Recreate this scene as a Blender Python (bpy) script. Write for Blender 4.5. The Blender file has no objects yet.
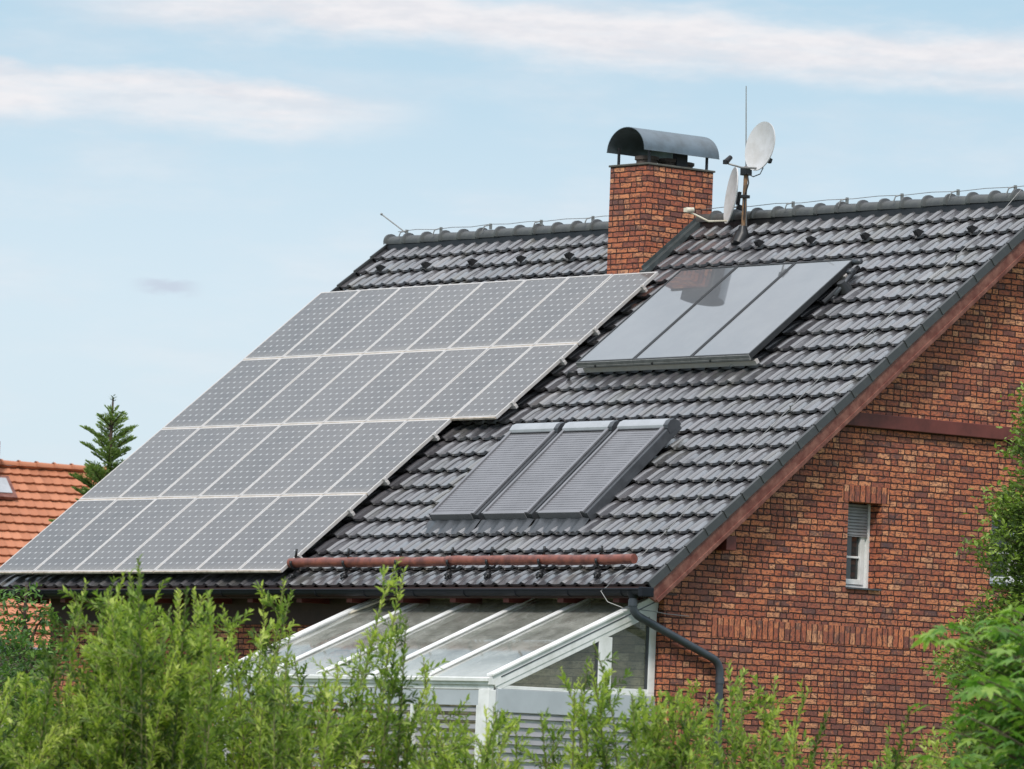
import bpy, math, random
import numpy as np
from mathutils import Vector, Matrix, Euler
random.seed(7); rng = np.random.default_rng(7)
R = math.radians
SC = bpy.context.scene
COL = SC.collection

# ------------------------------------------------------------------ camera
cam = bpy.data.cameras.new('camera'); cam_o = bpy.data.objects.new('camera', cam); COL.objects.link(cam_o)
yaw, pit, rol = -0.86282, 0.06804, 0.03753
fw = Vector((math.sin(yaw)*math.cos(pit), math.cos(yaw)*math.cos(pit), math.sin(pit)))
rt = Vector((math.cos(yaw), -math.sin(yaw), 0)); up = rt.cross(fw)
r2 = rt*math.cos(rol)+up*math.sin(rol); u2 = -rt*math.sin(rol)+up*math.cos(rol)
CP = Vector((49.0885, -44.0974, -2.3852))
m = Matrix.Identity(4)
for i in range(3):
    m[i][0] = r2[i]; m[i][1] = u2[i]; m[i][2] = -fw[i]; m[i][3] = CP[i]
cam_o.matrix_world = m
cam.sensor_width = 36; cam.lens = 6037.29*36/1024; cam.clip_end = 3000; cam.clip_start = 0.5
cam.dof.use_dof = True; cam.dof.focus_distance = 65.5; cam.dof.aperture_fstop = 7.0
SC.camera = cam_o

# ------------------------------------------------------------------ sky and sun
SUN_DIR = Vector((0.44, -0.58, 0.76)).normalized()      # towards the sun
w = bpy.data.worlds.new('World'); SC.world = w; w.use_nodes = True
nt = w.node_tree; nt.nodes.clear()
def N(nt, t, **k):
    n = nt.nodes.new(t)
    for a, v in k.items():
        if a.startswith('i_'): n.inputs[a[2:].replace('_', ' ')].default_value = v
        else: setattr(n, a, v)
    return n
def M(nt, op, a, b=None, c=None, clamp=False):
    n = nt.nodes.new('ShaderNodeMath'); n.operation = op; n.use_clamp = clamp
    for i, v in enumerate((a, b, c)):
        if v is None: continue
        if isinstance(v, (int, float)): n.inputs[i].default_value = v
        else: nt.links.new(v, n.inputs[i])
    return n.outputs[0]
def mixc(nt, f, a, b, blend='MIX'):
    n = nt.nodes.new('ShaderNodeMix'); n.data_type = 'RGBA'; n.blend_type = blend
    for i, v in ((0, f), (6, a), (7, b)):
        if isinstance(v, (int, float)): n.inputs[i].default_value = v
        elif isinstance(v, tuple): n.inputs[i].default_value = v if len(v) == 4 else (*v, 1)
        else: nt.links.new(v, n.inputs[i])
    return n.outputs[2]
def smooth(nt, v, a, b, lo=0.0, hi=1.0):
    n = nt.nodes.new('ShaderNodeMapRange'); n.interpolation_type = 'SMOOTHSTEP'
    nt.links.new(v, n.inputs[0])
    for i, x in enumerate((a, b, lo, hi)): n.inputs[i+1].default_value = x
    return n.outputs[0]
sky = N(nt, 'ShaderNodeTexSky', sky_type='NISHITA', sun_disc=False)
sky.sun_elevation = math.asin(SUN_DIR.z); sky.sun_rotation = math.atan2(SUN_DIR.x, SUN_DIR.y)
sky.air_density = 1.0; sky.dust_density = 1.0; sky.ozone_density = 1.2
tc = N(nt, 'ShaderNodeTexCoord'); sx = N(nt, 'ShaderNodeSeparateXYZ'); nt.links.new(tc.outputs['Generated'], sx.inputs[0])
X, Y, Z = sx.outputs
az = M(nt, 'MULTIPLY', M(nt, 'ADD', M(nt, 'ARCTAN2', X, Y), 0.8628), 1000)
el = M(nt, 'MULTIPLY', M(nt, 'ARCSINE', Z), 1000)
cv = N(nt, 'ShaderNodeCombineXYZ'); nt.links.new(az, cv.inputs[0]); nt.links.new(el, cv.inputs[1])
def cnoise(sx_, sy_, scale, det=6, rough=.6, off=0):
    mp = N(nt, 'ShaderNodeMapping'); nt.links.new(cv.outputs[0], mp.inputs[0])
    mp.inputs['Scale'].default_value = (sx_, sy_, 1); mp.inputs['Location'].default_value = (off, off, off)
    n = N(nt, 'ShaderNodeTexNoise'); n.inputs['Scale'].default_value = scale; n.inputs['Detail'].default_value = det
    n.inputs['Roughness'].default_value = rough; nt.links.new(mp.outputs[0], n.inputs[0]); return n.outputs[0]
n1 = cnoise(.014, .05, 1.6, 7, .62); n2 = cnoise(.018, .13, 1.5, 9, .68, 3.1); n3 = cnoise(.006, .02, 1.0, 5, .55, 8)
wob = M(nt, 'MULTIPLY', M(nt, 'SUBTRACT', n1, .5), 15)
elw = M(nt, 'ADD', el, wob)
def band(x0, e0, x1, e1, half_up, half_dn, soft_end):
    sl = (e1-e0)/(x1-x0)
    c = M(nt, 'ADD', M(nt, 'MULTIPLY', M(nt, 'SUBTRACT', az, x0), sl), e0)
    d = M(nt, 'SUBTRACT', elw, c)
    a = smooth(nt, d, half_up, 0.2*half_up, 0, 1); b = smooth(nt, d, -half_dn, -0.1*half_dn, 0, 1)
    e = smooth(nt, az, x0-soft_end, x0+soft_end, 0, 1); g = smooth(nt, az, x1+soft_end, x1-soft_end, 0, 1)
    return M(nt, 'MULTIPLY', M(nt, 'MULTIPLY', a, b), M(nt, 'MULTIPLY', e, g))
c1 = band(-72, 130.8, 150, 119.6, 8.0, 8.0, 25)
c2 = band(-150, 116.4, -24, 112.4, 6.4, 8.5, 16)
c3 = M(nt, 'MULTIPLY', band(-62, 81.3, -54, 81.0, 1.6, 1.9, 3), .62)
tex = smooth(nt, n2, .34, .56, .72, 1)
clear_low = smooth(nt, el, 190, 420, 0, 1)
high = M(nt, 'MULTIPLY', smooth(nt, n3, .42, .62, 0, 1), clear_low)
amount = M(nt, 'MULTIPLY', M(nt, 'MAXIMUM', c1, c2), tex)
thin = M(nt, 'MULTIPLY', smooth(nt, n1, .40, .75, 0, 1), .30)
amount = M(nt, 'MAXIMUM', amount, thin)
SKYGAIN = 1.0
sk = mixc(nt, 0.80, sky.outputs[0], mixc(nt, smooth(nt, el, 75, 138, 0, 1), (5.75, 6.85, 7.75), (4.1, 5.8, 7.0)))        # thin veil of high haze over the blue
n4 = cnoise(.05, .22, 1.3, 8, .65, 5.7)
col = mixc(nt, amount, sk, mixc(nt, smooth(nt, n4, .36, .62, 0, 1), (6.5, 6.6, 7.0), (7.4, 7.3, 7.5)))
col = mixc(nt, c3, col, (4.6, 5.0, 6.0))
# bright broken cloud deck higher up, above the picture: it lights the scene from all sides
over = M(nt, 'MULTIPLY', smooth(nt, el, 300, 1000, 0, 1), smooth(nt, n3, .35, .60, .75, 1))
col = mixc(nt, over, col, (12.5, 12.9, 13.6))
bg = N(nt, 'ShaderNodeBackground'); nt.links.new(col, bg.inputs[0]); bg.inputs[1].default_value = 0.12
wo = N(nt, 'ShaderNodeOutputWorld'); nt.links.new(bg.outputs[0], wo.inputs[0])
sl = bpy.data.lights.new('sun', 'SUN'); sl.energy = 2.6; sl.angle = R(9); sl.color = (1, .96, .9)
so = bpy.data.objects.new('sun', sl); COL.objects.link(so); so.rotation_euler = (-SUN_DIR).to_track_quat('-Z', 'Y').to_euler(); so.location = (0, 0, 40)
SC.view_settings.view_transform = 'Standard'; SC.view_settings.look = 'None'; SC.view_settings.gamma = 1
SC.view_settings.exposure = 0.0; SC.view_settings.use_curve_mapping = False

# ------------------------------------------------------------------ object helpers
def tag(o, label=None, cat=None, group=None, kind=None):
    if label: o['label'] = label
    if cat: o['category'] = cat
    if group: o['group'] = group
    if kind: o['kind'] = kind
    return o
def thing(name, loc, rot=(0, 0, 0), label=None, cat=None, group=None):
    o = bpy.data.objects.new(name, None); COL.objects.link(o); o.location = loc; o.rotation_euler = rot
    o.empty_display_size = .2; return tag(o, label, cat, group)
def local_matrix(o): return Matrix.LocRotScale(o.location, o.rotation_euler, o.scale)
def world_matrix(o):
    mm = local_matrix(o)
    while o.parent: o = o.parent; mm = local_matrix(o) @ mm
    return mm
class MB:
    def __init__(s): s.v = []; s.f = []; s.t = []
    def add(s, vs, fs, tint=None):
        b = len(s.v); s.v += [tuple(v) for v in vs]; s.f += [tuple(b+i for i in f) for f in fs]
        if tint is not None: s.t += [tint]*len(fs)
        return s
    def box(s, a, b, M_=None):
        x0, y0, z0 = a; x1, y1, z1 = b
        vs = [Vector(p) for p in ((x0,y0,z0),(x1,y0,z0),(x1,y1,z0),(x0,y1,z0),(x0,y0,z1),(x1,y0,z1),(x1,y1,z1),(x0,y1,z1))]
        if M_: vs = [M_ @ v for v in vs]
        return s.add(vs, [(0,3,2,1),(4,5,6,7),(0,1,5,4),(1,2,6,5),(2,3,7,6),(3,0,4,7)])
    def bar(s, p, q, wd, ht, upv=(0, 0, 1)):
        p = Vector(p); q = Vector(q); d = (q-p).normalized(); n = Vector(upv); sd = d.cross(n).normalized(); n = sd.cross(d)
        vs = [c+sd*a*wd/2+n*b*ht/2 for c in (p, q) for a, b in ((-1,-1),(1,-1),(1,1),(-1,1))]
        return s.add(vs, [(0,1,2,3),(4,7,6,5),(0,4,5,1),(1,5,6,2),(2,6,7,3),(3,7,4,0)])
    def tube(s, pts, r, n=8, cap=True):
        pts = [Vector(p) for p in pts]; rs = r if isinstance(r, (list, tuple)) else [r]*len(pts)
        vs = []; prev = None
        for i, p in enumerate(pts):
            d = ((pts[min(i+1, len(pts)-1)]-pts[max(i-1, 0)])).normalized()
            if prev is None: a = d.orthogonal().normalized()
            else: a = (prev-d*prev.dot(d)).normalized()
            prev = a; b = d.cross(a)
            for k in range(n):
                t = 2*math.pi*k/n; vs.append(p+(a*math.cos(t)+b*math.sin(t))*rs[i])
        fs = [(i*n+k, i*n+(k+1) % n, (i+1)*n+(k+1) % n, (i+1)*n+k) for i in range(len(pts)-1) for k in range(n)]
        if cap: fs += [tuple(range(n))[::-1], tuple((len(pts)-1)*n+k for k in range(n))]
        return s.add(vs, fs)
    def prism(s, poly, axis, a, b):     # polygon in the two other axes, extruded along axis
        def P(u, v, t): return {0: (t, u, v), 1: (u, t, v), 2: (u, v, t)}[axis]
        n = len(poly); vs = [P(u, v, a) for u, v in poly]+[P(u, v, b) for u, v in poly]
        return s.add(vs, [tuple(range(n))[::-1], tuple(range(n, 2*n))]+[(i, (i+1) % n, n+(i+1) % n, n+i) for i in range(n)])
def obj(name, mb, mat, parent=None, world=True, smooth_=False, bevel=0, autosm=None, fix=True):
    me = bpy.data.meshes.new(name); vs = mb.v
    if parent is not None and world:
        iv = world_matrix(parent).inverted(); vs = [iv @ Vector(v) for v in vs]
    me.from_pydata([tuple(v) for v in vs], [], mb.f); 
    if mb.t and len(mb.t) == len(mb.f):
        ca = me.color_attributes.new('tint', 'FLOAT_COLOR', 'CORNER'); arr = []
        for f, t in zip(mb.f, mb.t): arr += [t, t, t, 1.0]*len(f)
        ca.data.foreach_set('color', arr)
    me.materials.append(mat); me.update()
    if fix and len(mb.f) < 3000:
        import bmesh
        bm = bmesh.new(); bm.from_mesh(me); bmesh.ops.recalc_face_normals(bm, faces=bm.faces); bm.to_mesh(me); bm.free()
    if smooth_:
        me.polygons.foreach_set('use_smooth', [True]*len(me.polygons))
        if autosm: me.set_sharp_from_angle(angle=R(autosm))
    o = bpy.data.objects.new(name, me); COL.objects.link(o)
    if parent is not None: o.parent = parent
    if bevel:
        b = o.modifiers.new('bevel', 'BEVEL'); b.width = bevel; b.segments = 2; b.limit_method = 'ANGLE'; b.angle_limit = R(40)
    return o
def copy_tree(o, parent=None):
    c = o.copy(); COL.objects.link(c)
    if parent is not None: c.parent = parent
    for ch in list(o.children):
        copy_tree(ch, c)
    return c

# ------------------------------------------------------------------ materials
def mat(name):
    mm = bpy.data.materials.new(name); mm.use_nodes = True; t = mm.node_tree; t.nodes.clear()
    p = t.nodes.new('ShaderNodeBsdfPrincipled'); o = t.nodes.new('ShaderNodeOutputMaterial'); t.links.new(p.outputs[0], o.inputs[0])
    return mm, t, p
def coords(t, kind='Object', scale=(1, 1, 1)):
    c = t.nodes.new('ShaderNodeTexCoord'); mp = t.nodes.new('ShaderNodeMapping'); t.links.new(c.outputs[kind], mp.inputs[0])
    mp.inputs['Scale'].default_value = scale; return mp.outputs[0]
def noise(t, vec, scale, det=4, rough=.55, out=0):
    n = t.nodes.new('ShaderNodeTexNoise'); n.inputs['Scale'].default_value = scale; n.inputs['Detail'].default_value = det
    n.inputs['Roughness'].default_value = rough
    if vec is not None: t.links.new(vec, n.inputs[0])
    return n.outputs[out]
def bump(t, p, h, strength=.3, dist=.01):
    b = t.nodes.new('ShaderNodeBump'); b.inputs['Strength'].default_value = strength; b.inputs['Distance'].default_value = dist
    t.links.new(h, b.inputs['Height']); t.links.new(b.outputs[0], p.inputs['Normal'])
def simple(name, c, rough=.5, metal=0, var=.25, nscale=6, c2=None, bmp=0, spec=.5):
    mm, t, p = mat(name); v = coords(t)
    n = noise(t, v, nscale, 6, .65)
    f = smooth(t, n, .35, .7)
    c2 = c2 or tuple(x*(1-var) for x in c)
    t.links.new(mixc(t, f, c, c2), p.inputs['Base Color'])
    p.inputs['Roughness'].default_value = rough; p.inputs['Metallic'].default_value = metal; p.inputs['Specular IOR Level'].default_value = spec
    if bmp: bump(t, p, noise(t, v, nscale*6, 3), bmp, .005)
    return mm
def wn(t, a, b, c=0.0):
    cv_ = t.nodes.new('ShaderNodeCombineXYZ')
    for i, v in enumerate((a, b, c)):
        if isinstance(v, (int, float)): cv_.inputs[i].default_value = v
        else: t.links.new(v, cv_.inputs[i])
    n = t.nodes.new('ShaderNodeTexWhiteNoise'); n.noise_dimensions = '3D'; t.links.new(cv_.outputs[0], n.inputs[0]); return n
def ramp(t, f, stops):
    r = t.nodes.new('ShaderNodeValToRGB'); e = r.color_ramp.elements
    while len(e) < len(stops): e.new(.5)
    for x, (p_, c) in zip(e, stops): x.position = p_; x.color = (*c, 1)
    t.links.new(f, r.inputs[0]); return r.outputs[0]
def brick_mat(name, soldier=False, L=.205, Hh=.0675, gain=1.0):
    mm, t, p = mat(name)
    c = t.nodes.new('ShaderNodeTexCoord'); s = t.nodes.new('ShaderNodeSeparateXYZ'); t.links.new(c.outputs['Object'], s.inputs[0])
    # slight waviness of the hand-laid joints
    wob = M(t, 'MULTIPLY', M(t, 'SUBTRACT', noise(t, c.outputs['Object'], 11, 3), .5), .026)
    u = M(t, 'ADD', M(t, 'ADD', s.outputs[0], s.outputs[1]), wob); zz = M(t, 'ADD', s.outputs[2], wob)
    if soldier:
        L, Hh = .085, .40; zz = M(t, 'ADD', s.outputs[2], 40.0)
    row = M(t, 'FLOOR', M(t, 'DIVIDE', zz, Hh)); fz = M(t, 'FRACT', M(t, 'DIVIDE', zz, Hh))
    rr = wn(t, row, 3.7).outputs[0]
    uu = M(t, 'ADD', M(t, 'DIVIDE', u, L), M(t, 'ADD', M(t, 'MULTIPLY', M(t, 'MODULO', row, 2.0), .5), M(t, 'MULTIPLY', rr, .22)))
    if soldier: uu = M(t, 'DIVIDE', u, L)
    idx = M(t, 'FLOOR', uu); fu = M(t, 'FRACT', uu)
    if not soldier:
        split = M(t, 'LESS_THAN', wn(t, idx, row, 1.3).outputs[0], .33)      # some bricks are laid as two headers
        fu2 = M(t, 'FRACT', M(t, 'MULTIPLY', fu, 2)); half = M(t, 'MULTIPLY', M(t, 'FLOOR', M(t, 'MULTIPLY', fu, 2)), split)
        fs = M(t, 'ADD', M(t, 'MULTIPLY', fu2, split), M(t, 'MULTIPLY', fu, M(t, 'SUBTRACT', 1.0, split)))
        ln = M(t, 'ADD', M(t, 'MULTIPLY', split, L/2), M(t, 'MULTIPLY', M(t, 'SUBTRACT', 1.0, split), L))
    else:
        half = 0.0; fs = fu; ln = L
    du = M(t, 'MULTIPLY', M(t, 'MINIMUM', fs, M(t, 'SUBTRACT', 1.0, fs)), ln)
    dz = M(t, 'MULTIPLY', M(t, 'MINIMUM', fz, M(t, 'SUBTRACT', 1.0, fz)), Hh)
    if soldier: dz = 1.0
    nz = noise(t, c.outputs['Object'], 60, 3)
    d = M(t, 'ADD', M(t, 'MINIMUM', du, dz), M(t, 'MULTIPLY', M(t, 'SUBTRACT', nz, .5), .005))
    body = smooth(t, d, .0045, .0105)
    rnd = wn(t, idx, row, M(t, 'ADD', half, 5.0) if not soldier else 5.0)
    base = ramp(t, rnd.outputs[0], [(0, (.20, .075, .058)), (.10, (.36, .105, .062)), (.35, (.50, .145, .070)), (.60, (.60, .19, .088)), (.85, (.68, .25, .115)), (1, (.76, .36, .19))])
    g2 = wn(t, idx, row, 9.1).outputs[0]
    dark = M(t, 'MULTIPLY', M(t, 'GREATER_THAN', g2, .92), smooth(t, noise(t, c.outputs['Object'], 14, 4, .7), .35, .55))
    base = mixc(t, M(t, 'MULTIPLY', dark, .8), base, (.075, .062, .068))
    # fire marks inside the bricks: big patches plus fine streaks
    n1_ = noise(t, c.outputs['Object'], 3.2, 5, .7); n2_ = noise(t, coords(t, 'Object', (1, 1, 2.5) if not soldier else (2.5, 2.5, 1)), 17, 5, .78)
    base = mixc(t, M(t, 'MULTIPLY', smooth(t, n2_, .45, .60), .88), base, (.115, .052, .048))
    base = mixc(t, M(t, 'MULTIPLY', smooth(t, noise(t, c.outputs['Object'], 38, 3, .6), .56, .72), .55), base, (.60, .28, .15))
    base = mixc(t, M(t, 'MULTIPLY', smooth(t, n1_, .46, .72), .50), base, (.16, .075, .066))
    big = noise(t, coords(t, 'Object', (1, 1, .35)), .9, 5, .6)      # slow drift of tone over the wall and faint rain streaks
    base = mixc(t, M(t, 'MULTIPLY', smooth(t, big, .42, .66), .38), base, (.24, .10, .075))
    joint = mixc(t, smooth(t, nz, .4, .65), (.032, .014, .012), (.085, .038, .030))
    cc = mixc(t, body, joint, base)
    if gain != 1: cc = mixc(t, 1.0, cc, (gain, gain, gain), 'MULTIPLY')
    t.links.new(cc, p.inputs['Base Color']); p.inputs['Roughness'].default_value = .8; p.inputs['Specular IOR Level'].default_value = .3
    hh = M(t, 'ADD', body, M(t, 'MULTIPLY', n2_, .35)); bump(t, p, hh, .9, .009)
    return mm
def tinted(name, stops, rough=.4, spec=.5, dirt=(.1, .1, .09), dirt_amt=.4, nscale=2.5, bmp=.2, coat=0, streak=(1, 1, 1)):
    mm, t, p = mat(name); a = t.nodes.new('ShaderNodeAttribute'); a.attribute_name = 'tint'
    base = ramp(t, a.outputs['Fac'], stops); v = coords(t, 'Object', streak)
    n = noise(t, v, nscale, 7, .68)
    base = mixc(t, M(t, 'MULTIPLY', smooth(t, n, .48, .72), dirt_amt), base, dirt)
    t.links.new(base, p.inputs['Base Color']); p.inputs['Specular IOR Level'].default_value = spec
    t.links.new(M(t, 'ADD', M(t, 'MULTIPLY', noise(t, v, 9, 4), .25), rough-.12), p.inputs['Roughness'])
    p.inputs['Coat Weight'].default_value = coat; p.inputs['Coat Roughness'].default_value = .24; p.inputs['Coat IOR'].default_value = 1.9
    bump(t, p, noise(t, v, 90, 3), bmp, .003); return mm
ROOF_STOPS = [(0, (.040, .039, .043)), (.5, (.070, .066, .073)), (.85, (.10, .094, .102)), (1, (.13, .12, .12))]
m_tile = tinted('slate_grey_tile', ROOF_STOPS, .36, .7, (.12, .115, .09), .55, 2.6, .3, coat=1.0, streak=(1, .4, .4))
m_verge = tinted('dark_verge_tile', [(0, (.040, .041, .043)), (1, (.066, .067, .070))], .45, .5, (.13, .14, .12), .4, 4, .3)
m_orange = tinted('terracotta_tile', [(0, (.36, .135, .07)), (.5, (.45, .175, .095)), (1, (.54, .23, .13))], .7, .3, (.22, .09, .06), .35, .8, .2)
m_brick = brick_mat('rustic_brick'); m_soldier = brick_mat('upright_brick', True)
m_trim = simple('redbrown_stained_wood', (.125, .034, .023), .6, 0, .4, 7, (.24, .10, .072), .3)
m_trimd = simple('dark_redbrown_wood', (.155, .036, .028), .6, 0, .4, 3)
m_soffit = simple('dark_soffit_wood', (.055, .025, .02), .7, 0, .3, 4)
m_log = simple('peeled_log', (.24, .075, .05), .42, 0, .4, 9, (.11, .035, .028), .3)
m_black = simple('black_steel', (.02, .02, .022), .4, .3, .3, 10)
m_gutter = simple('black_gutter_plastic', (.010, .012, .018), .55, 0, .3, 5, spec=.25)
m_pipe = simple('charcoal_pipe', (.055, .065, .08), .38, 0, .25, 5)
m_zinc = simple('weathered_zinc', (.17, .205, .235), .42, .6, .2, 5, (.13, .15, .165))
m_zincd = simple('soot_dark_metal', (.025, .025, .03), .6, .2, .3, 6)
m_lead = simple('lead_flashing', (.09, .105, .108), .5, .3, .35, 8)
m_white = simple('white_plastic', (.84, .83, .82), .35, 0, .1, 4, (.66, .66, .63))
m_whited = simple('aged_white_plastic', (.72, .72, .70), .4, 0, .2, 7, (.5, .5, .46))
m_alu = simple('aluminium_frame', (.52, .50, .495), .45, .1, .2, 12, (.48, .44, .41))
m_dirty = simple('dusty_gap_strip', (.56, .48, .41), .8, 0, .4, 14, (.34, .27, .21))
m_darkalu = simple('dark_grey_aluminium', (.09, .095, .105), .38, .4, .25, 6)
m_collframe = simple('collector_frame_metal', (.035, .037, .04), .5, .2, .25, 6)
m_profile = simple('brushed_grey_profile', (.26, .26, .25), .45, .3, .3, 9)
m_boxalu = simple('light_grey_aluminium', (.42, .43, .45), .35, .3, .15, 5)
m_shutter = simple('grey_shutter_slat', (.22, .215, .23), .4, .2, .15, 3)
m_panelgrey = simple('pale_grey_panel', (.46, .49, .52), .5, 0, .12, 2)
m_slat = simple('grey_roller_slat', (.33, .32, .33), .45, .1, .2, 3)
m_dish = simple('dish_enamel', (.60, .59, .60), .45, 0, .10, 5, (.50, .48, .47))
m_rust = simple('rusty_pole', (.30, .16, .075), .7, .2, .4, 22, (.13, .10, .08))
m_steel = simple('galvanised_steel', (.30, .30, .295), .5, .5, .2, 10)
m_cream = simple('cream_plastic', (.68, .62, .50), .5, 0, .2, 10)
m_stone = simple('olive_stone_cladding', (.15, .145, .115), .8, 0, .4, 7, (.25, .24, .19), .5)
m_render = simple('cream_render', (.55, .48, .36), .85, 0, .2, 3)
m_bark = simple('grey_brown_bark', (.16, .115, .075), .9, 0, .4, 20, None, .5)
m_twig = simple('green_brown_twig', (.20, .19, .08), .7, 0, .4, 20)
m_bark2 = simple('dark_bark', (.075, .05, .035), .9, 0, .4, 20, None, .5)
m_flue = simple('clay_flue', (.10, .075, .065), .85, 0, .3, 8)
m_cement = simple('cement_capping', (.11, .105, .09), .9, 0, .3, 12)
m_inside = simple('dim_room', (.05, .045, .04), .9)
m_windowglass, t_, p_ = mat('window_glass'); p_.inputs['Base Color'].default_value = (.03, .035, .035, 1); p_.inputs['Roughness'].default_value = .05; p_.inputs['Specular IOR Level'].default_value = .8
# clear glass of the conservatory: mostly transparent, a dusty film, a pale blend towards the eave end, reflections by Fresnel
def clear_glass(name, film, tintc, rough=.06):
    mm, t, p = mat(name); out = [n for n in t.nodes if n.type == 'OUTPUT_MATERIAL'][0]
    tr = t.nodes.new('ShaderNodeBsdfTransparent'); tr.inputs[0].default_value = (*tintc, 1)
    gl = t.nodes.new('ShaderNodeBsdfGlossy'); gl.inputs['Roughness'].default_value = rough; gl.inputs[0].default_value = (.95, .97, 1, 1)
    df = t.nodes.new('ShaderNodeBsdfDiffuse'); df.inputs[0].default_value = (.52, .51, .46, 1)
    fr = t.nodes.new('ShaderNodeFresnel'); fr.inputs[0].default_value = 1.5
    gm = t.nodes.new('ShaderNodeNewGeometry'); frf = M(t, 'MULTIPLY', fr.outputs[0], M(t, 'SUBTRACT', 1.0, gm.outputs['Backfacing']))
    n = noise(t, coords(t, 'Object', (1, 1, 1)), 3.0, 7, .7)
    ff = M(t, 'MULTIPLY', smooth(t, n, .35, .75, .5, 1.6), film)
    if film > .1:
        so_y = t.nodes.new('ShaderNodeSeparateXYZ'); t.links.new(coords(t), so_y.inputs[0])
        ff = M(t, 'ADD', ff, M(t, 'MULTIPLY', smooth(t, M(t, 'ADD', so_y.outputs[1], M(t, 'MULTIPLY', n, .5)), -.25, -.95), .40), clamp=True)  # roof panes turn paler towards their eave end
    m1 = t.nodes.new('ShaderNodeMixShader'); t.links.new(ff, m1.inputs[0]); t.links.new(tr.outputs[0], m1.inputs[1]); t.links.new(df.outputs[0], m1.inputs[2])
    m2 = t.nodes.new('ShaderNodeMixShader'); t.links.new(frf, m2.inputs[0]); t.links.new(m1.outputs[0], m2.inputs[1]); t.links.new(gl.outputs[0], m2.inputs[2])
    t.links.new(m2.outputs[0], out.inputs[0]); t.nodes.remove(p); return mm
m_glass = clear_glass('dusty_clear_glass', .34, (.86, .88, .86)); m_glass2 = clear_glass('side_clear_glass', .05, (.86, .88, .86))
# photovoltaic cells under glass
PW, PL = .808, 1.58
m_cell, t, p = mat('photovoltaic_cells')
c = t.nodes.new('ShaderNodeTexCoord'); s = t.nodes.new('ShaderNodeSeparateXYZ'); t.links.new(c.outputs['Object'], s.inputs[0])
cx = M(t, 'DIVIDE', M(t, 'SUBTRACT', s.outputs[0], .029), .125); cy = M(t, 'DIVIDE', M(t, 'SUBTRACT', s.outputs[1], .040), .125)
def edge(t, v): f_ = M(t, 'FRACT', v); return M(t, 'MULTIPLY', M(t, 'MINIMUM', f_, M(t, 'SUBTRACT', 1.0, f_)), .125)
ex, ey = edge(t, cx), edge(t, cy)
dia = smooth(t, M(t, 'ADD', ex, ey), .027, .015)
line = M(t, 'MULTIPLY', smooth(t, M(t, 'MINIMUM', ex, ey), .0035, .0012), .35)
inside = M(t, 'MULTIPLY', M(t, 'MULTIPLY', M(t, 'GREATER_THAN', cx, 0.06), M(t, 'LESS_THAN', cx, 5.94)), M(t, 'MULTIPLY', M(t, 'GREATER_THAN', cy, 0.06), M(t, 'LESS_THAN', cy, 11.94)))
mk = M(t, 'MULTIPLY', M(t, 'MAXIMUM', dia, line), inside)
ci = wn(t, M(t, 'FLOOR', cx), M(t, 'FLOOR', cy), 1.0).outputs[0]
oi = t.nodes.new('ShaderNodeObjectInfo')
cellc = mixc(t, ci, (.040, .034, .034), (.060, .051, .050))
cellc = mixc(t, M(t, 'MULTIPLY', oi.outputs['Random'], .8), cellc, (.085, .074, .072))
dust = M(t, 'ADD', smooth(t, noise(t, c.outputs['Object'], 2.2, 6, .65), .3, .75, .02, .13), smooth(t, s.outputs[1], .16, .02, 0, .22))
cellc = mixc(t, dust, cellc, (.30, .27, .23))
cellc = mixc(t, mk, cellc, (.40, .39, .39))
t.links.new(cellc, p.inputs['Base Color']); p.inputs['Roughness'].default_value = .5; p.inputs['Specular IOR Level'].default_value = .5
p.inputs['Coat Weight'].default_value = 1; p.inputs['Coat Roughness'].default_value = .06; p.inputs['Coat IOR'].default_value = 1.37
# flat-plate collector: bright reflective cover over a grey-blue absorber
m_coll, t, p = mat('collector_glass'); p.inputs['Base Color'].default_value = (.30, .32, .34, 1); p.inputs['Roughness'].default_value = .5
v_ = coords(t, 'Object', (1, 1, 1)); 
t.links.new(mixc(t, smooth(t, noise(t, v_, 1.5, 6, .6), .3, .7), (.085, .09, .10), (.115, .118, .125)), p.inputs['Base Color'])
p.inputs['Metallic'].default_value = .0; p.inputs['Coat Weight'].default_value = 1; p.inputs['Coat IOR'].default_value = 2.6; p.inputs['Coat Roughness'].default_value = .02
bump(t, p, noise(t, v_, 1.3, 2), .0, .02)

# ------------------------------------------------------------------ ground and distance
g = MB(); S = 1500; g.add([(-S,-S,-4), (S,-S,-4), (S,S,-4), (-S,S,-4)], [(0,1,2,3)])
m_grass, t, p = mat('mown_grass'); v_ = coords(t)
t.links.new(mixc(t, noise(t, v_, .6, 8, .7), (.035, .07, .015), (.10, .12, .04)), p.inputs['Base Color']); p.inputs['Roughness'].default_value = .9
tag(obj('ground', g, m_grass), kind='structure')

# ------------------------------------------------------------------ the brick house
TH = 0.660855; CT, ST = math.cos(TH), math.sin(TH)
def rp(x, s, h=0): return Vector((x, s*CT-h*ST, s*ST+h*CT))
CO = .34185; RIDGE = 7.9165; RY = RIDGE*CT; RZ = RIDGE*ST; LX = -12.304
house = thing('brick_house', (-6, 6.25, -4), label='brick house with a dark grey tiled roof, brick gable and tall brick chimney', cat='house')

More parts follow.
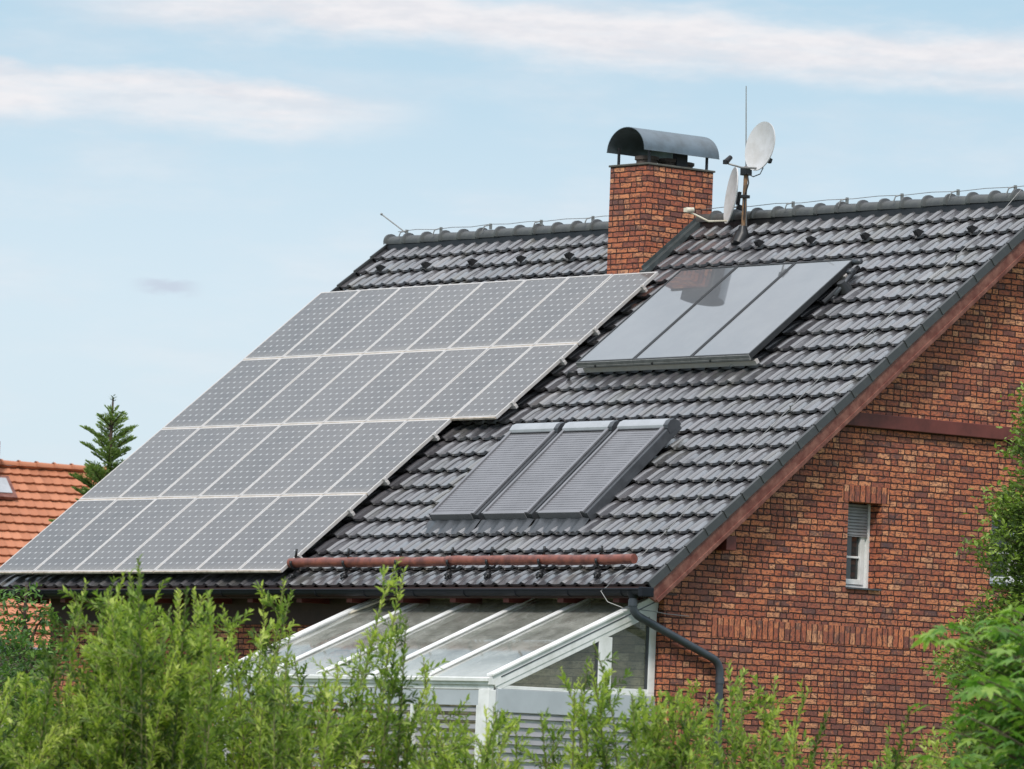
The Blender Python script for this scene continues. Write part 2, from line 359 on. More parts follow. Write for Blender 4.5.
def tile_rows(mb, place, x0, x1, n_rows, course, cover=.2313, crest=.026, lap=.05, h0=-.018, step=.060, thick=.036, prof=None, nseg=9, jitter=1.0, skip=None):
    nx = int(round((x1-x0)/cover)); cv_ = (x1-x0)/nx
    def hp(u):      # u in 0..1 over one tile: shallow pan and a narrow roll on its right side
        a = -.004*math.sin(math.pi*min(u/.60, 1))
        if u > .60: a += crest*math.sin(math.pi*(u-.60)/.44)**1.2
        return a
    us = [0, .20, .40, .60, .67, .74, .80, .86, .92, .96, 1.0]
    for k in range(n_rows):
        for i in range(nx):
            if skip and skip(k, i): continue
            jh = random.uniform(-.003, .003)*jitter; js = random.uniform(-.005, .005)*jitter; jt = random.uniform(-.002, .002)*jitter
            tn = min(1, max(0, random.gauss(.5, .2)))
            xa = x0+i*cv_; s0 = k*course+js; s1 = (k+1)*course+lap
            vs = []
            for (s_, hb) in ((s0, h0+jh), (s0+.5*(s1-s0), h0+jh-step*.55*.5*(1+lap/course)), (s1, h0+jh-step*(1+lap/course)*.98)):
                for u in us: vs.append(place(xa+u*cv_*1.01, s_, hb+hp(u)+jt*u))
            n = len(us)
            for u in us: vs.append(place(xa+u*cv_*1.01, s0+.004, h0+jh+hp(u)+jt*u-thick))
            fs = []
            for r_ in range(2):
                for a in range(n-1): fs.append((r_*n+a, r_*n+a+1, (r_+1)*n+a+1, (r_+1)*n+a))
            for a in range(n-1): fs.append((3*n+a, 3*n+a+1, a+1, a))
            for s_, hb in ((s0, h0+jh), (s0+.5*(s1-s0), h0+jh-step*.55*.5*(1+lap/course)), (s1, h0+jh-step*(1+lap/course)*.98)): vs.append(place(xa+cv_*1.012, s_, hb-.008))
            q0 = 4*n; fs += [(n-1, q0, q0+1, 2*n-1), (2*n-1, q0+1, q0+2, 3*n-1), (4*n-1, q0, n-1)]
            mb.add(vs, fs, tn)
tm = MB(); tile_rows(tm, lambda x, s, h: rp(x, s, h), LX+.02, -.018, 23, CO)
roof = obj('roof', tm, m_tile, house, smooth_=True, autosm=50, fix=False)
tag(roof, 'dark grey pantiled roof slope')
tb = MB(); tile_rows(tb, lambda x, s, h: Vector((x, 2*RY-rp(x, s, h).y, rp(x, s, h).z)), LX+.02, -.018, 23, CO, nseg=9)
obj('rear_roof', tb, m_tile, house, smooth_=True, autosm=50, fix=False)
# deck under the tiles
dk = MB()
def deckpoly(h1, h2, s0): 
    a = rp(0, s0, h1); b = rp(0, s0, h2); ph1 = RZ+h1/CT; ph2 = RZ+h2/CT
    return [(a.y, a.z), (RY, ph1), (2*RY-a.y, a.z), (2*RY-b.y, b.z), (RY, ph2), (b.y, b.z)]
pl = deckpoly(-.095, -.17, .08)
dk.prism([pl[0], pl[1], pl[4], pl[5]], 0, LX+.08, -.085); dk.prism([pl[1], pl[2], pl[3], pl[4]], 0, LX+.08, -.085)
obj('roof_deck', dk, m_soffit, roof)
rb = MB(); rb.prism([(RY-.10, RZ-.165), (RY+.10, RZ-.165), (RY+.07, RZ+.015), (RY-.07, RZ+.015)], 0, LX+.04, -.04); obj('ridge_batten', rb, m_black, roof)
# ridge caps
prot = None
nr = 33; pitch = (0.02-LX)/nr
capm = MB()
for side in range(1):
    n = 10; vs = []; rows_ = [(0, .118, .012), (.030, .118, .010), (.042, .096, .0), (pitch+.05, .090, -.008)]
    for (xx, rad, dz) in rows_:
        for k in range(n+1):
            a = math.pi*(k/n); a = a*1.16-math.pi*.08
            vs.append((xx, math.cos(a)*rad*1.05, math.sin(a)*rad*.95+dz))
    fs = [(r_*(n+1)+k, r_*(n+1)+k+1, (r_+1)*(n+1)+k+1, (r_+1)*(n+1)+k) for r_ in range(3) for k in range(n)]
    vs2 = [(v[0], v[1]*.86, v[2]-.02) for v in vs[:n+1]]; b = len(vs); vs += vs2
    fs += [(k+1, k, b+k, b+k+1) for k in range(n)]
    capm.add(vs, fs, .8)
for i in range(nr):
    if i == 0: cap = obj('ridge_cap', capm, m_verge, roof, world=False, smooth_=True, autosm=45)
    else:
        cap = prot.copy(); COL.objects.link(cap)
    if i == 0: prot = cap
    L_ = world_matrix(roof).inverted() @ Vector((LX+.0+i*pitch, RY, RZ-.030))
    cap.location = L_; cap.rotation_euler = (0, random.uniform(-.015, .015), random.uniform(-.02, .02)); cap['group'] = 'ridge caps'
# verge tiles, right and left
for (vx, sg) in ((0.0, 1), (LX, -1)):
    first = None
    for k in range(23):
        if first is None or k == 0:
            vm = MB(); dx = -sg
            # top flange + apron, wedge shaped: bottom end stands proud
            P = []
            for (s_, e) in ((-.012, .014), (CO+.035, 0)):
                P += [(dx*.028, s_, e+.010), (0, s_, e+.004), (0, s_, e-.092), (dx*.014, s_, e-.092), (dx*.014, s_, e-.02), (dx*.028, s_, e-.012)]
            P = [(p_[0], p_[1], p_[2]) if i_ >= 6 or p_[0] != 0 else (sg*.012, p_[1], p_[2]) for i_, p_ in enumerate(P)]
            fs = [(0,1,2,3,4,5), (11,10,9,8,7,6)]+[(i_, (i_+1) % 6, 6+(i_+1) % 6, 6+i_) for i_ in range(6)]
            vm.add(P, fs, .5)
            o = obj('verge_tile', vm, m_verge, roof, world=False); first = o
        else:
            o = first.copy(); COL.objects.link(o)
        o.location = world_matrix(roof).inverted() @ rp(vx, k*CO, 0); o.rotation_euler = (TH+random.uniform(-.006, .006), 0, 0); o['group'] = 'verge tiles'
# snow hooks, a row of small dark fins near the ridge
sh = MB(); sh.prism([(-.05, -.03), (.08, -.03), (.01, .055), (-.045, .07)], 0, -.012, .012)
sh.box((-.034, -.056, -.01), (.034, -.046, .062))
first = None
for xh in (-11.77, -10.84, -9.915, -8.96, -8.03, -5.45, -4.526, -3.61, -2.67, -1.77, -.873):
    if xh == -5.45: continue
    if first is None: o = first = obj('snow_hook', sh, m_black, roof, world=False, bevel=.006)
    else: o = first.copy(); COL.objects.link(o)
    o.location = world_matrix(roof).inverted() @ rp(xh, 7.20, .012); o.rotation_euler = (TH, 0, random.uniform(-.1, .1)); o['group'] = 'snow hooks'

# walls --------------------------------------------------------------
WX = -.30; WY = .506; WB = 2*RY-WY; LW = -11.66; GZ = -4.0
def under(y): # underside of roof deck
    yy = y if y < RY else 2*RY-y
    return (yy*ST/CT)-.175/CT
gw = MB()
WIN = [(3.26, 3.79, .10, 1.09), (5.56, 6.75, .25, 1.11)]
cuts = [WY, 3.26, 3.79, 5.56, 6.75, WB]
for a, b in zip(cuts[:-1], cuts[1:]):
    hole = [w_ for w_ in WIN if abs(w_[0]-a) < 1e-6]
    def top(a, b): 
        pts = [(b, under(b))]
        if a < RY < b: pts.append((RY, under(RY)))
        return pts+[(a, under(a))]
    if hole:
        gw.prism([(a, GZ), (b, GZ), (b, hole[0][2]), (a, hole[0][2])], 0, WX, WX-.36)
        gw.prism([(a, hole[0][3]), (b, hole[0][3])]+top(a, b), 0, WX, WX-.36)
    else: gw.prism([(a, GZ), (b, GZ)]+top(a, b), 0, WX, WX-.36)
obj('gable_wall', gw, m_brick, house)
ww = MB(); ww.box((LW, WY, GZ), (WX-.36, WY+.36, -.02+.15)); obj('front_wall', ww, m_brick, house)
ww = MB(); ww.box((LW, WB-.36, GZ), (WX-.36, WB, .13)); obj('rear_wall', ww, m_brick, house)
ww = MB(); ww.prism([(WY+.36, GZ), (WB-.36, GZ), (WB-.36, under(WY+.36)), (RY, under(RY)), (WY+.36, under(WY+.36))], 0, LW, LW+.36); obj('far_gable_wall', ww, m_brick, house)
sd = MB(); sd.box((WX-.01, 1.22, -.53), (WX+.004, 4.95, -.325)); obj('soldier_course', sd, m_soldier, house)
sd = MB(); sd.box((WX-.01, 3.16, 1.092), (WX+.004, 3.89, 1.275)); obj('lintel_course', sd, m_soldier, house)
sd = MB(); sd.box((WX-.01, 5.45, 1.112), (WX+.004, 6.86, 1.295)); obj('lintel_course', sd, m_soldier, house)
# trim board across the gable
tbm = MB(); ya = 1.94/ (ST/CT)+.28
tbm.box((WX+.002, ya, 1.945), (WX+.075, 2*RY-ya, 2.10)); obj('trim_board', tbm, m_trimd, house, bevel=.006)
# bargeboards
for vx, sg in ((-.012, 1), (LX+.012, -1)):
    for back in (0, 1):
        b = MB(); q_ = []
        for (h1, h2) in ((-.085, -.255),):
            A = rp(0, -.10, h1); B = Vector((0, RY, RZ+h1/CT)); C_ = Vector((0, RY, RZ+h2/CT)); D = rp(0, -.02, h2)
            q_ = [(A.y, A.z), (B.y, B.z), (C_.y, C_.z), (D.y, D.z)]
        if back: q_ = [(2*RY-y, z) for y, z in q_]
        b.prism(q_, 0, vx, vx-sg*.04)
        # moulding strip along its foot
        q2 = [(y, z) for y, z in q_]; A = rp(0, -.02, -.215); C2 = Vector((0, RY, RZ-.215/CT)); D2 = Vector((0, RY, RZ-.262/CT)); E2 = rp(0, -.01, -.262)
        q2 = [(A.y, A.z), (C2.y, C2.z), (D2.y, D2.z), (E2.y, E2.z)]
        if back: q2 = [(2*RY-y, z) for y, z in q2]
        b.prism(q2, 0, vx+sg*.012, vx-sg*.05)
        obj('bargeboard', b, m_trim, house, bevel=.004)
    # soffit between bargeboard and wall
    b = MB(); x0, x1 = (WX+.003, vx-.041) if sg == 1 else (vx+.041, LW-.003)
    A = rp(0, .1, -.18); B = Vector((0, RY, RZ-.18/CT)); C_ = Vector((0, RY, RZ-.20/CT)); D = rp(0, .1, -.20)
    for q_ in ([(A.y, A.z), (B.y, B.z), (C_.y, C_.z), (D.y, D.z)], [(2*RY-A.y, A.z), (B.y, B.z), (C_.y, C_.z), (2*RY-D.y, D.z)]): b.prism(q_, 0, x0, x1)
    obj('verge_soffit', b, m_soffit, house)
for yy, zz in ((1.27, .49), (2*RY-1.27, .49)):
    b = MB(); b.box((WX-.02, yy-.075, zz-.07), (-.07, yy+.075, zz+.09)); obj('purlin_end', b, m_trimd, house, bevel=.008)
# eaves: soffit, fascia, rafter ends, gutter
for back in (0, 1):
    f_ = (lambda y: 2*RY-y) if back else (lambda y: y)
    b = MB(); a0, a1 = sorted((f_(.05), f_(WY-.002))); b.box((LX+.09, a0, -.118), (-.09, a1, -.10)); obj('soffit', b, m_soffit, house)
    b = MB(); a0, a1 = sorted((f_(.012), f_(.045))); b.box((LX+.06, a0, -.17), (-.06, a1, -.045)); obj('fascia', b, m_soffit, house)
    gt = MB(); rad = .066; cy, cz = -.055, -.083; vs = []; n = 12
    xs = [LX+.02, 0.03]
    for x_ in xs:
        for r_ in (rad, rad-.006):
            for k in range(n+1):
                a = math.pi+math.pi*k/n; vs.append((x_, f_(cy+math.cos(a)*r_), cz+math.sin(a)*r_))
    w_ = n+1; fs = []
    for k in range(n):
        fs += [(k, k+1, 2*w_+k+1, 2*w_+k), (w_+k, 3*w_+k, 3*w_+k+1, w_+k+1)]
    fs += [(0, 2*w_, 3*w_, w_), (n, w_+n, 3*w_+n, 2*w_+n)]
    fs += [tuple(range(w_)), tuple(range(2*w_, 3*w_))[::-1]]
    gt.add(vs, fs)
    gt.tube([(LX+.02, f_(cy-rad-.003), cz+.006), (.03, f_(cy-rad-.003), cz+.006)], .010, 8)
    gut = obj('gutter', gt, m_gutter, house, smooth_=True, autosm=40)
    if not back:
        for k in range(14):
            xb = LX+.4+k*.89; br = MB()
            br.tube([(xb, cy+.05, cz+.02)]+[(xb, cy+math.cos(a)*(rad+.005), cz+math.sin(a)*(rad+.005)) for a in [math.pi*1.0+math.pi*j/8 for j in range(9)]], .006, 6)
            obj('gutter_bracket', br, m_gutter, gut)
        eb = MB(); eb.box((-.02, cy-rad-.02, cz-rad-.012), (.045, cy+rad+.03, cz+.03)); obj('gutter_end_cap', eb, m_gutter, gut, bevel=.012)
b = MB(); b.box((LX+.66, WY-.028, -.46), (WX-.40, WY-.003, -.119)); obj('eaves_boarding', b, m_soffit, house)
for k in range(13):
    xb = -.6-k*.93; b = MB(); b.box((xb-.05, .06, -.215), (xb+.05, WY-.003, -.121)); obj('rafter_end', b, m_trimd, house)
# downpipe
dp = MB(); o0 = Vector((-.19, -.055, -.13)); A = Vector((-.19, -.055, -.29)); B = Vector((-.215, 1.16, -.76)); Cc = Vector((-.215, 1.29, -1.0))
def arc(p, c_, q_, n=7): return [(p*(1-t)**2+c_*2*t*(1-t)+q_*t*t) for t in [i/n for i in range(n+1)]]
k1 = Vector((-.19, -.04, -.35)); k2 = Vector((-.215, 1.27, -.815))
path = [o0, Vector((-.19, -.055, -.22))]+arc(Vector((-.19, -.055, -.24)), Vector((-.19, -.055, -.335)), Vector((-.193, .05, -.375)))+arc(Vector((-.213, 1.17, -.775)), Vector((-.215, 1.29, -.82)), Vector((-.215, 1.295, -.95)))+[Vector((-.215, 1.30, -3.9))]
dp.tube(path, .045, 14)
pipe = obj('downpipe', dp, m_pipe, house, smooth_=True, autosm=50)
for pz in ((-.19, -.055, -.225, 0, 0, 1), (-.215, 1.297, -1.02, 0, 0, 1)):
    dc = MB(); p0 = Vector(pz[:3]); d_ = Vector(pz[3:]); dc.tube([p0-d_*.035, p0+d_*.035], .053, 14); obj('pipe_collar', dc, m_pipe, pipe, smooth_=True, autosm=40)
hp_ = MB(); hp_.tube([(-.19, -.055, -.10), (-.19, -.055, -.175)], [.075, .048], 14); obj('gutter_outlet', hp_, m_gutter, pipe, smooth_=True, autosm=40)
pb = MB(); pb.tube([(WX, 1.30, -1.30), (-.215, 1.30, -1.30)], .012, 6); pb.tube([(-.215, 1.30, -1.315), (-.215, 1.30, -1.285)], .050, 14); obj('pipe_bracket', pb, m_black, pipe)

# gable windows ------------------------------------------------------
def window(y0, y1, z0, z1, depth, shut_z, mullions):
    x = WX-depth
    w_ = MB(); fr = .055
    def ring(a, b, c_, d, t_, xa, xb):
        w_.box((xa, a, c_), (xb, a+t_, d)); w_.box((xa, b-t_, c_), (xb, b, d)); w_.box((xa, a+t_, c_), (xb, b-t_, c_+t_)); w_.box((xa, a+t_, d-t_), (xb, b-t_, d))
    ring(y0+.01, y1-.01, z0+.012, z1-.01, .045, x-.07, x)
    n = len(mullions)+1; ys = [y0+.055]+list(mullions)+[y1-.055]
    wo_ = obj('window', w_, m_white, house, bevel=.003)
    for a, b in zip(ys[:-1], ys[1:]):
        w_ = MB(); ring(a+.004, b-.004, z0+.062, z1-.062, .06, x-.062, x+.014); w_.box((x-.02, a+.06, (z0+shut_z)/2+.05), (x+.002, b-.06, (z0+shut_z)/2+.075))
        obj('sash', w_, m_white, wo_, bevel=.004)
        g_ = MB(); g_.box((x-.03, a+.06, z0+.12), (x-.02, b-.06, z1-.12)); obj('pane', g_, m_windowglass, wo_)
    sm = MB(); zz = z1-.012; 
    while zz > shut_z:
        sm.prism([(x+.016, zz-.034), (x+.028, zz-.026), (x+.028, zz-.008), (x+.016, zz)], 1, y0+.03, y1-.03); zz -= .036
    sm.box((x+.012, y0+.03, zz-.012), (x+.03, y1-.03, zz)); 
    obj('roller_shutter', sm, m_slat, wo_)
    for ya_, yb_ in ((y0+.002, y0+.03), (y1-.03, y1-.002)):
        rl = MB(); rl.box((x+.002, ya_, z0+.02), (x+.036, yb_, z1-.002)); obj('shutter_guide', rl, m_white, wo_)
    st = MB(); st.box((x+.0, y0-.0, z0-.0), (WX+.035, y1+.0, z0+.018)); obj('sill', st, m_darkalu, wo_)
    bk = MB(); bk.box((x-.075, y0, z0), (x-.072, y1, z1)); obj('window_lining', bk, m_inside, wo_)
window(3.26, 3.79, .10, 1.09, .22, .72, [])
window(5.56, 6.75, .25, 1.11, .22, .93, [6.15])

# chimney ------------------------------------------------------------
CX0, CX1, CY0, CY1 = -6.93, -6.235, 5.335, 6.43
ch = MB(); ch.box((CX0, CY0, 3.6), (CX1, CY1, 5.455)); chim = obj('chimney', ch, m_brick, house)
sb = MB(); sb.box((CX0-.02, CY0-.02, 5.455), (CX1+.02, CY1+.02, 5.48)); obj('chimney_slab', sb, m_cement, chim, bevel=.006)
for k, (yy, hh_) in enumerate(((5.62, .12), (5.98, .12), (6.22, .10))):
    fl = MB(); fl.tube([(-6.58, yy, 5.48), (-6.58, yy, 5.48+hh_)], .13, 14); fl.tube([(-6.58, yy, 5.48+hh_*.6), (-6.58, yy, 5.48+hh_*.95)], .15, 14)
    obj('flue', fl, m_flue, chim)
bx = MB(); bx.box((-6.50, 5.98, 5.48), (-6.42, 6.16, 5.90)); obj('flue_box', bx, m_zincd, chim)
cm = MB(); n = 22; cxm = (CX0+CX1)/2; vs = []
for yy in (CY0-.07, CY1+.09):
    for r_ in (1.0, .975):
        for k in range(n+1):
            a = math.pi*k/n; vs.append((cxm+math.cos(a)*.350*r_, yy, 5.635+math.sin(a)*.30*r_))
w_ = n+1; fs = []; fin = []
for k in range(n):
    fs += [(k, k+1, 2*w_+k+1, 2*w_+k), (w_+k+1, w_+k, 3*w_+k, 3*w_+k+1), (k+1, k, w_+k, w_+k+1), (2*w_+k, 2*w_+k+1, 3*w_+k+1, 3*w_+k)]
fs += [(0, 2*w_, 3*w_, w_), (n, w_+n, 3*w_+n, 2*w_+n)]
cm.add(vs, fs); cowl = obj('chimney_cowl', cm, m_zinc, chim, smooth_=True, autosm=40)
for xx in (cxm-.350, cxm+.350):
    se = MB(); se.tube([(xx, CY0-.07, 5.637), (xx, CY1+.09, 5.637)], .007, 6); obj('cowl_seam', se, m_zinc, cowl)
for xx in (CX0+.08, CX1-.05):
    for yy in (CY0+.06, CY1-.07):
        pm = MB(); pm.box((xx-.013, yy-.013, 5.478), (xx+.013, yy+.013, 5.70 if abs(xx-cxm) > .25 else 5.8)); obj('cowl_post', pm, m_zincd, chim)
fm = MB()
MR = Matrix.Translation(Vector((0, 0, 0))) @ Matrix.Rotation(TH, 4, 'X')
fm.box((CX1+.004, CY0/CT-.08, -.04), (CX1+.085, RIDGE-.05, .026), MR); fm.box((CX1+.002, CY0/CT-.02, .0), (CX1+.012, RIDGE-.02, .065), MR)
obj('flashing', fm, m_lead, chim)

# roof windows with closed roller shutters ---------------------------
def roof_thing(name, x, s, h, tilt=0, **k): return thing(name, rp(x, s, h), (TH+tilt, 0, 0), **k)
rw_first = None
for i, (xa, wd) in enumerate(((-4.93, .80), (-3.98, .80), (-3.02, .80))):
    root_m = Matrix.Translation(rp(xa, 1.265, .0)) @ Matrix.Rotation(TH+.055, 4, 'X')
    w_ = MB(); Ln = 1.76
    w_.box((0, 0, -.05), (wd+.07, Ln, .085), root_m)
    fo = obj('roof_window', w_, m_darkalu, house, bevel=.01)
    s_ = MB(); yy = .035
    while yy < Ln-.20:
        s_.add([root_m @ Vector(v) for v in ((.05, yy, .093), (wd-.03, yy, .093), (wd-.03, yy+.034, .094), (.05, yy+.034, .094), (.05, yy+.043, .086), (wd-.03, yy+.043, .086), (.05, yy, .087), (wd-.03, yy, .087))], [(0,1,2,3), (3,2,5,4), (6,7,1,0)]); yy += .043
    obj('roller_shutter', s_, m_shutter, fo)
    gp = MB(); gp.box((.03, Ln-.205, .088), (wd-.02, Ln-.188, .108), root_m); obj('shutter_slot', gp, m_black, fo)
    g_ = MB(); g_.box((0.005, .0, .087), (.045, Ln-.17, .112), root_m); g_.box((wd-.028, .0, .087), (wd+.02, Ln-.17, .112), root_m); g_.box((.045, -.012, .02), (wd-.03, .03, .108), root_m); obj('guide_rail', g_, m_shutter, fo, bevel=.004)
    b_ = MB(); prof = [(Ln-.19, .02), (Ln-.185, .095), (Ln-.16, .125), (Ln-.09, .140), (Ln-.03, .12), (Ln+.01, .06), (Ln+.015, .0)]
    b_.prism(prof, 0, .005, wd+.0); b_.v = [root_m @ Vector(v) for v in b_.v]; obj('shutter_box', b_, m_boxalu, fo, smooth_=True, autosm=35)
    e_ = MB(); e_.prism([(y-.0, z) for y, z in prof], 0, wd+.001, wd+.075); e_.v = [root_m @ Vector(v) for v in e_.v]; obj('box_end', e_, m_darkalu, fo, smooth_=True, autosm=35)
    ap = MB(); n = 40; vs = []
    for sy, hh_ in ((-.24, -.012), (-.10, .006), (-.01, .02)):
        for k in range(n+1):
            xq = -.03+(wd+.12)*k/n; vs.append(root_m @ Vector((xq, sy+(.012*math.sin(k*1.1) if sy < -.2 else 0), hh_+.013*max(0, math.sin((xq+xa)*6.283/.2313)))))
    ap.add(vs, [(r_*(n+1)+k, r_*(n+1)+k+1, (r_+1)*(n+1)+k+1, (r_+1)*(n+1)+k) for r_ in range(2) for k in range(n)])
    obj('apron_flashing', ap, m_darkalu, fo, smooth_=True)
    fo['label'] = ('left roof window with closed grey roller shutter', 'middle roof window with closed grey roller shutter', 'right roof window with closed grey roller shutter')[i]

# ------------------------------------------------------------------ snow guard log
sg_ = thing('snow_guard', rp(-3.4, .25, 0), (TH, 0, 0), 'long red-brown log held by black hooks along the eave as a snow guard', 'snow guard')
for i, (xa, xb) in enumerate(((-6.46, -3.56), (-3.60, -.40))):
    lg = MB(); n = 14; pts = []; rr_ = []
    for k in range(n+1):
        x_ = xa+(xb-xa)*k/n; p_ = rp(x_, .262+random.uniform(-.004, .004), .118+random.uniform(-.004, .004)+(.012 if i else 0)); pts.append(p_); rr_.append(.056+random.uniform(-.004, .004)+(.004 if k in (5, 9) else 0))
    lg.tube(pts, rr_, 14); obj('log', lg, m_log, sg_, smooth_=True, autosm=50)
for xh in (-6.37, -5.40, -4.44, -3.52, -2.83, -1.93, -.96):
    hk = MB(); pts = [rp(xh+.01, .47, .03), rp(xh+.005, .38, .07)]
    pts += [rp(xh, .262+.075*math.cos(a), .118+.078*math.sin(a)) for a in [R(d_) for d_ in (60, 20, -20, -60, -90, -120, -160, -200, -230)]]
    hk.tube(pts, .016, 6); hk.tube([rp(xh+.0, .30, .16), rp(xh+.02, .355, .25)], .014, 6)
    hk.tube([rp(xh+.0, .20, .04), rp(xh+.03, .05, .03)], .014, 6); hk.box((xh-.03, .10, .0), (xh+.04, .15, .05), Matrix.Rotation(TH, 4, 'X'))
    obj('hook', hk, m_black, sg_, smooth_=True)

# ------------------------------------------------------------------ photovoltaic panels
PX0, PS0, PH = -12.208, .088, .13
rows = {0: 8, 1: 8, 2: 7, 3: 7}           # from the top
ordn = ['leftmost', 'second from left', 'third from left', 'fourth from left', 'fifth from left', 'sixth from left', 'seventh from left', 'eighth from left']
rown = ['top', 'second', 'third', 'bottom']
pv = None
for v in range(4):
    for u in range(rows[v]):
        last = u == rows[v]-1
        lab = f'grey framed solar panel, {ordn[u] if not last else "rightmost"} in the {rown[v]} row of the big array'
        if v == 0 and last: lab = 'solar panel at the foot of the brick chimney, rightmost in the top row'
        if v == 3 and u == 0: lab = 'solar panel above the gutter at the bottom left corner of the array'
        loc = rp(PX0+u*.82+.006, PS0+(3-v)*1.60+.01, PH-.04)
        if pv is None:
            pv = thing('solar_module', (0, 0, 0), (TH, 0, 0))
            f_ = MB(); W_ = .024
            for a, b in (((0, 0, 0), (W_, PL, .04)), ((PW-W_, 0, 0), (PW, PL, .04)), ((W_, 0, 0), (PW-W_, W_, .04)), ((W_, PL-W_, 0), (PW-W_, PL, .04))): f_.box(a, b)
            obj('frame', f_, m_alu, pv, world=False, bevel=.002)
            c_ = MB(); c_.box((W_-.001, W_-.001, .006), (PW-W_+.001, PL-W_+.001, .0375)); obj('cell_sheet', c_, m_cell, pv, world=False)
            o = pv
        else: o = copy_tree(pv)
        if o is pv:
            e_ = MB(); e_.box((.004, -.018, .012), (PW-.004, -.001, .036)); obj('joint_strip', e_, m_dirty, pv, world=False)
        o.location = loc; o.rotation_euler = (TH+random.uniform(-.0015, .0015), random.uniform(-.0015, .0015), random.uniform(-.0012, .0012))
        tag(o, lab, 'solar panel', 'solar panels of the big array')
for v in range(4):
    for j, fr_ in enumerate((.20, .80)):
        s_ = PS0+(3-v)*1.60+1.58*fr_; x1 = PX0+rows[v]*.82+.045
        rl = MB(); rl.box((PX0-.02, s_-.02, PH-.085), (x1, s_+.02, PH-.042), Matrix.Rotation(TH, 4, 'X'))
        o = obj('mounting_rail', rl, m_alu)
        tag(o, f'aluminium mounting rail under the {rown[v]} solar panel row, its {"lower" if j == 0 else "upper"} rail', 'rail', 'mounting rails under the solar panels')
        cl = MB(); cl.box((x1-.052, s_-.022, PH-.042), (x1-.012, s_+.022, PH+.004), Matrix.Rotation(TH, 4, 'X')); cl.tube([rp(x1-.03, s_, PH), rp(x1-.03, s_, PH+.014)], .009, 6)
        obj('end_clamp', cl, m_alu, o)

# ------------------------------------------------------------------ flat collectors
CLB, CLT, CH0, CH1 = 4.40, 6.47, .150, .135
LN = math.hypot(CLT-CLB, CH1-CH0); tl = math.atan2(CH1-CH0, CLT-CLB)
col_w = 1.008; cf = None
clab = ['large glazed solar collector beside the panel array, mirroring the brick chimney', 'middle large glazed solar collector, mirroring the dark chimney cowl', 'rightmost large glazed solar collector, with dark pipe fittings at its upper corner']
for i in range(3):
    if cf is None:
        cf = thing('solar_collector', (0, 0, 0), (TH+tl, 0, 0)); f_ = MB(); T = .022; D = .055
        for a, b in (((0, 0, -D), (T, LN, .012)), ((col_w-T, 0, -D), (col_w, LN, .012)), ((T, 0, -D), (col_w-T, T, .012)), ((T, LN-T, -D), (col_w-T, LN, .012)), ((T, T, -D), (col_w-T, LN-T, -D+.01))): f_.box(a, b)
        obj('frame', f_, m_collframe, cf, world=False, bevel=.002)
        c_ = MB(); c_.box((T, T, -D+.012), (col_w-T, LN-T, .004)); obj('glass_cover', c_, m_coll, cf, world=False)
        l_ = MB(); l_.box((0, -.014, -.060), (col_w, -.001, .006)); l_.box((0, -.024, -.060), (col_w, -.014, -.038)); obj('bottom_profile', l_, m_profile, cf, world=False)
        pb_ = MB(); pb_.tube([(col_w*.33, -.03, -.045), (col_w*.33, .0, -.045)], .015, 8); obj('pipe_stub', pb_, m_black, cf, world=False)
        o = cf
    else: o = copy_tree(cf)
    o.location = rp(-5.205+i*(col_w+.006), CLB, CH0); tag(o, clab[i], 'solar collector', 'large glazed solar collectors')
ft = thing('collector_mount', rp(-3.7, CLB, .0), (TH, 0, 0), 'metal mounting frame with pipe fittings under the large glazed collectors', 'mount')
b = MB(); b.box((-5.20, CLB+.04, -.02), (-2.17, CLB+.09, .045), MR); obj('cross_rail', b, m_alu, ft)
b = MB(); b.box((-5.20, CLT-.28, -.02), (-2.14, CLT-.22, .075), MR); obj('cross_rail', b, m_alu, ft)
for xx in (-5.1, -4.2, -3.2, -2.2):
    b = MB(); b.box((xx-.02, CLT-.16, -.03), (xx+.02, CLT-.12, .075), MR); obj('stand', b, m_darkalu, ft)
b = MB(); b.tube([rp(-2.20, 6.30, .09), rp(-2.10, 6.30, .09), rp(-2.02, 6.22, .11), rp(-2.02, 6.05, .07), rp(-2.06, 5.85, .02)], .022, 8)
b.tube([rp(-2.16, 6.42, .12), rp(-2.03, 6.42, .13)], .035, 8); b.tube([rp(-2.03, 6.25, .11), rp(-2.03, 6.17, .13)], .034, 8); obj('pipe_fitting', b, m_darkalu, ft, smooth_=True)
b = MB(); b.tube([rp(-2.05, 6.02, -.02), rp(-2.05, 6.02, .10)], [.10, .05], 12); b.tube([rp(-2.10, 6.4, .06), rp(-2.06, 6.0, .05), rp(-2.12, 5.7, .02)], .030, 8); obj('pipe_boot', b, m_black, ft, smooth_=True, autosm=40)
b = MB(); b.tube([rp(-5.26, CLB-.02, .02), rp(-5.34, CLB-.06, .05), rp(-5.36, CLB-.10, .0)], .03, 8); obj('pipe_boot', b, m_black, ft, smooth_=True)

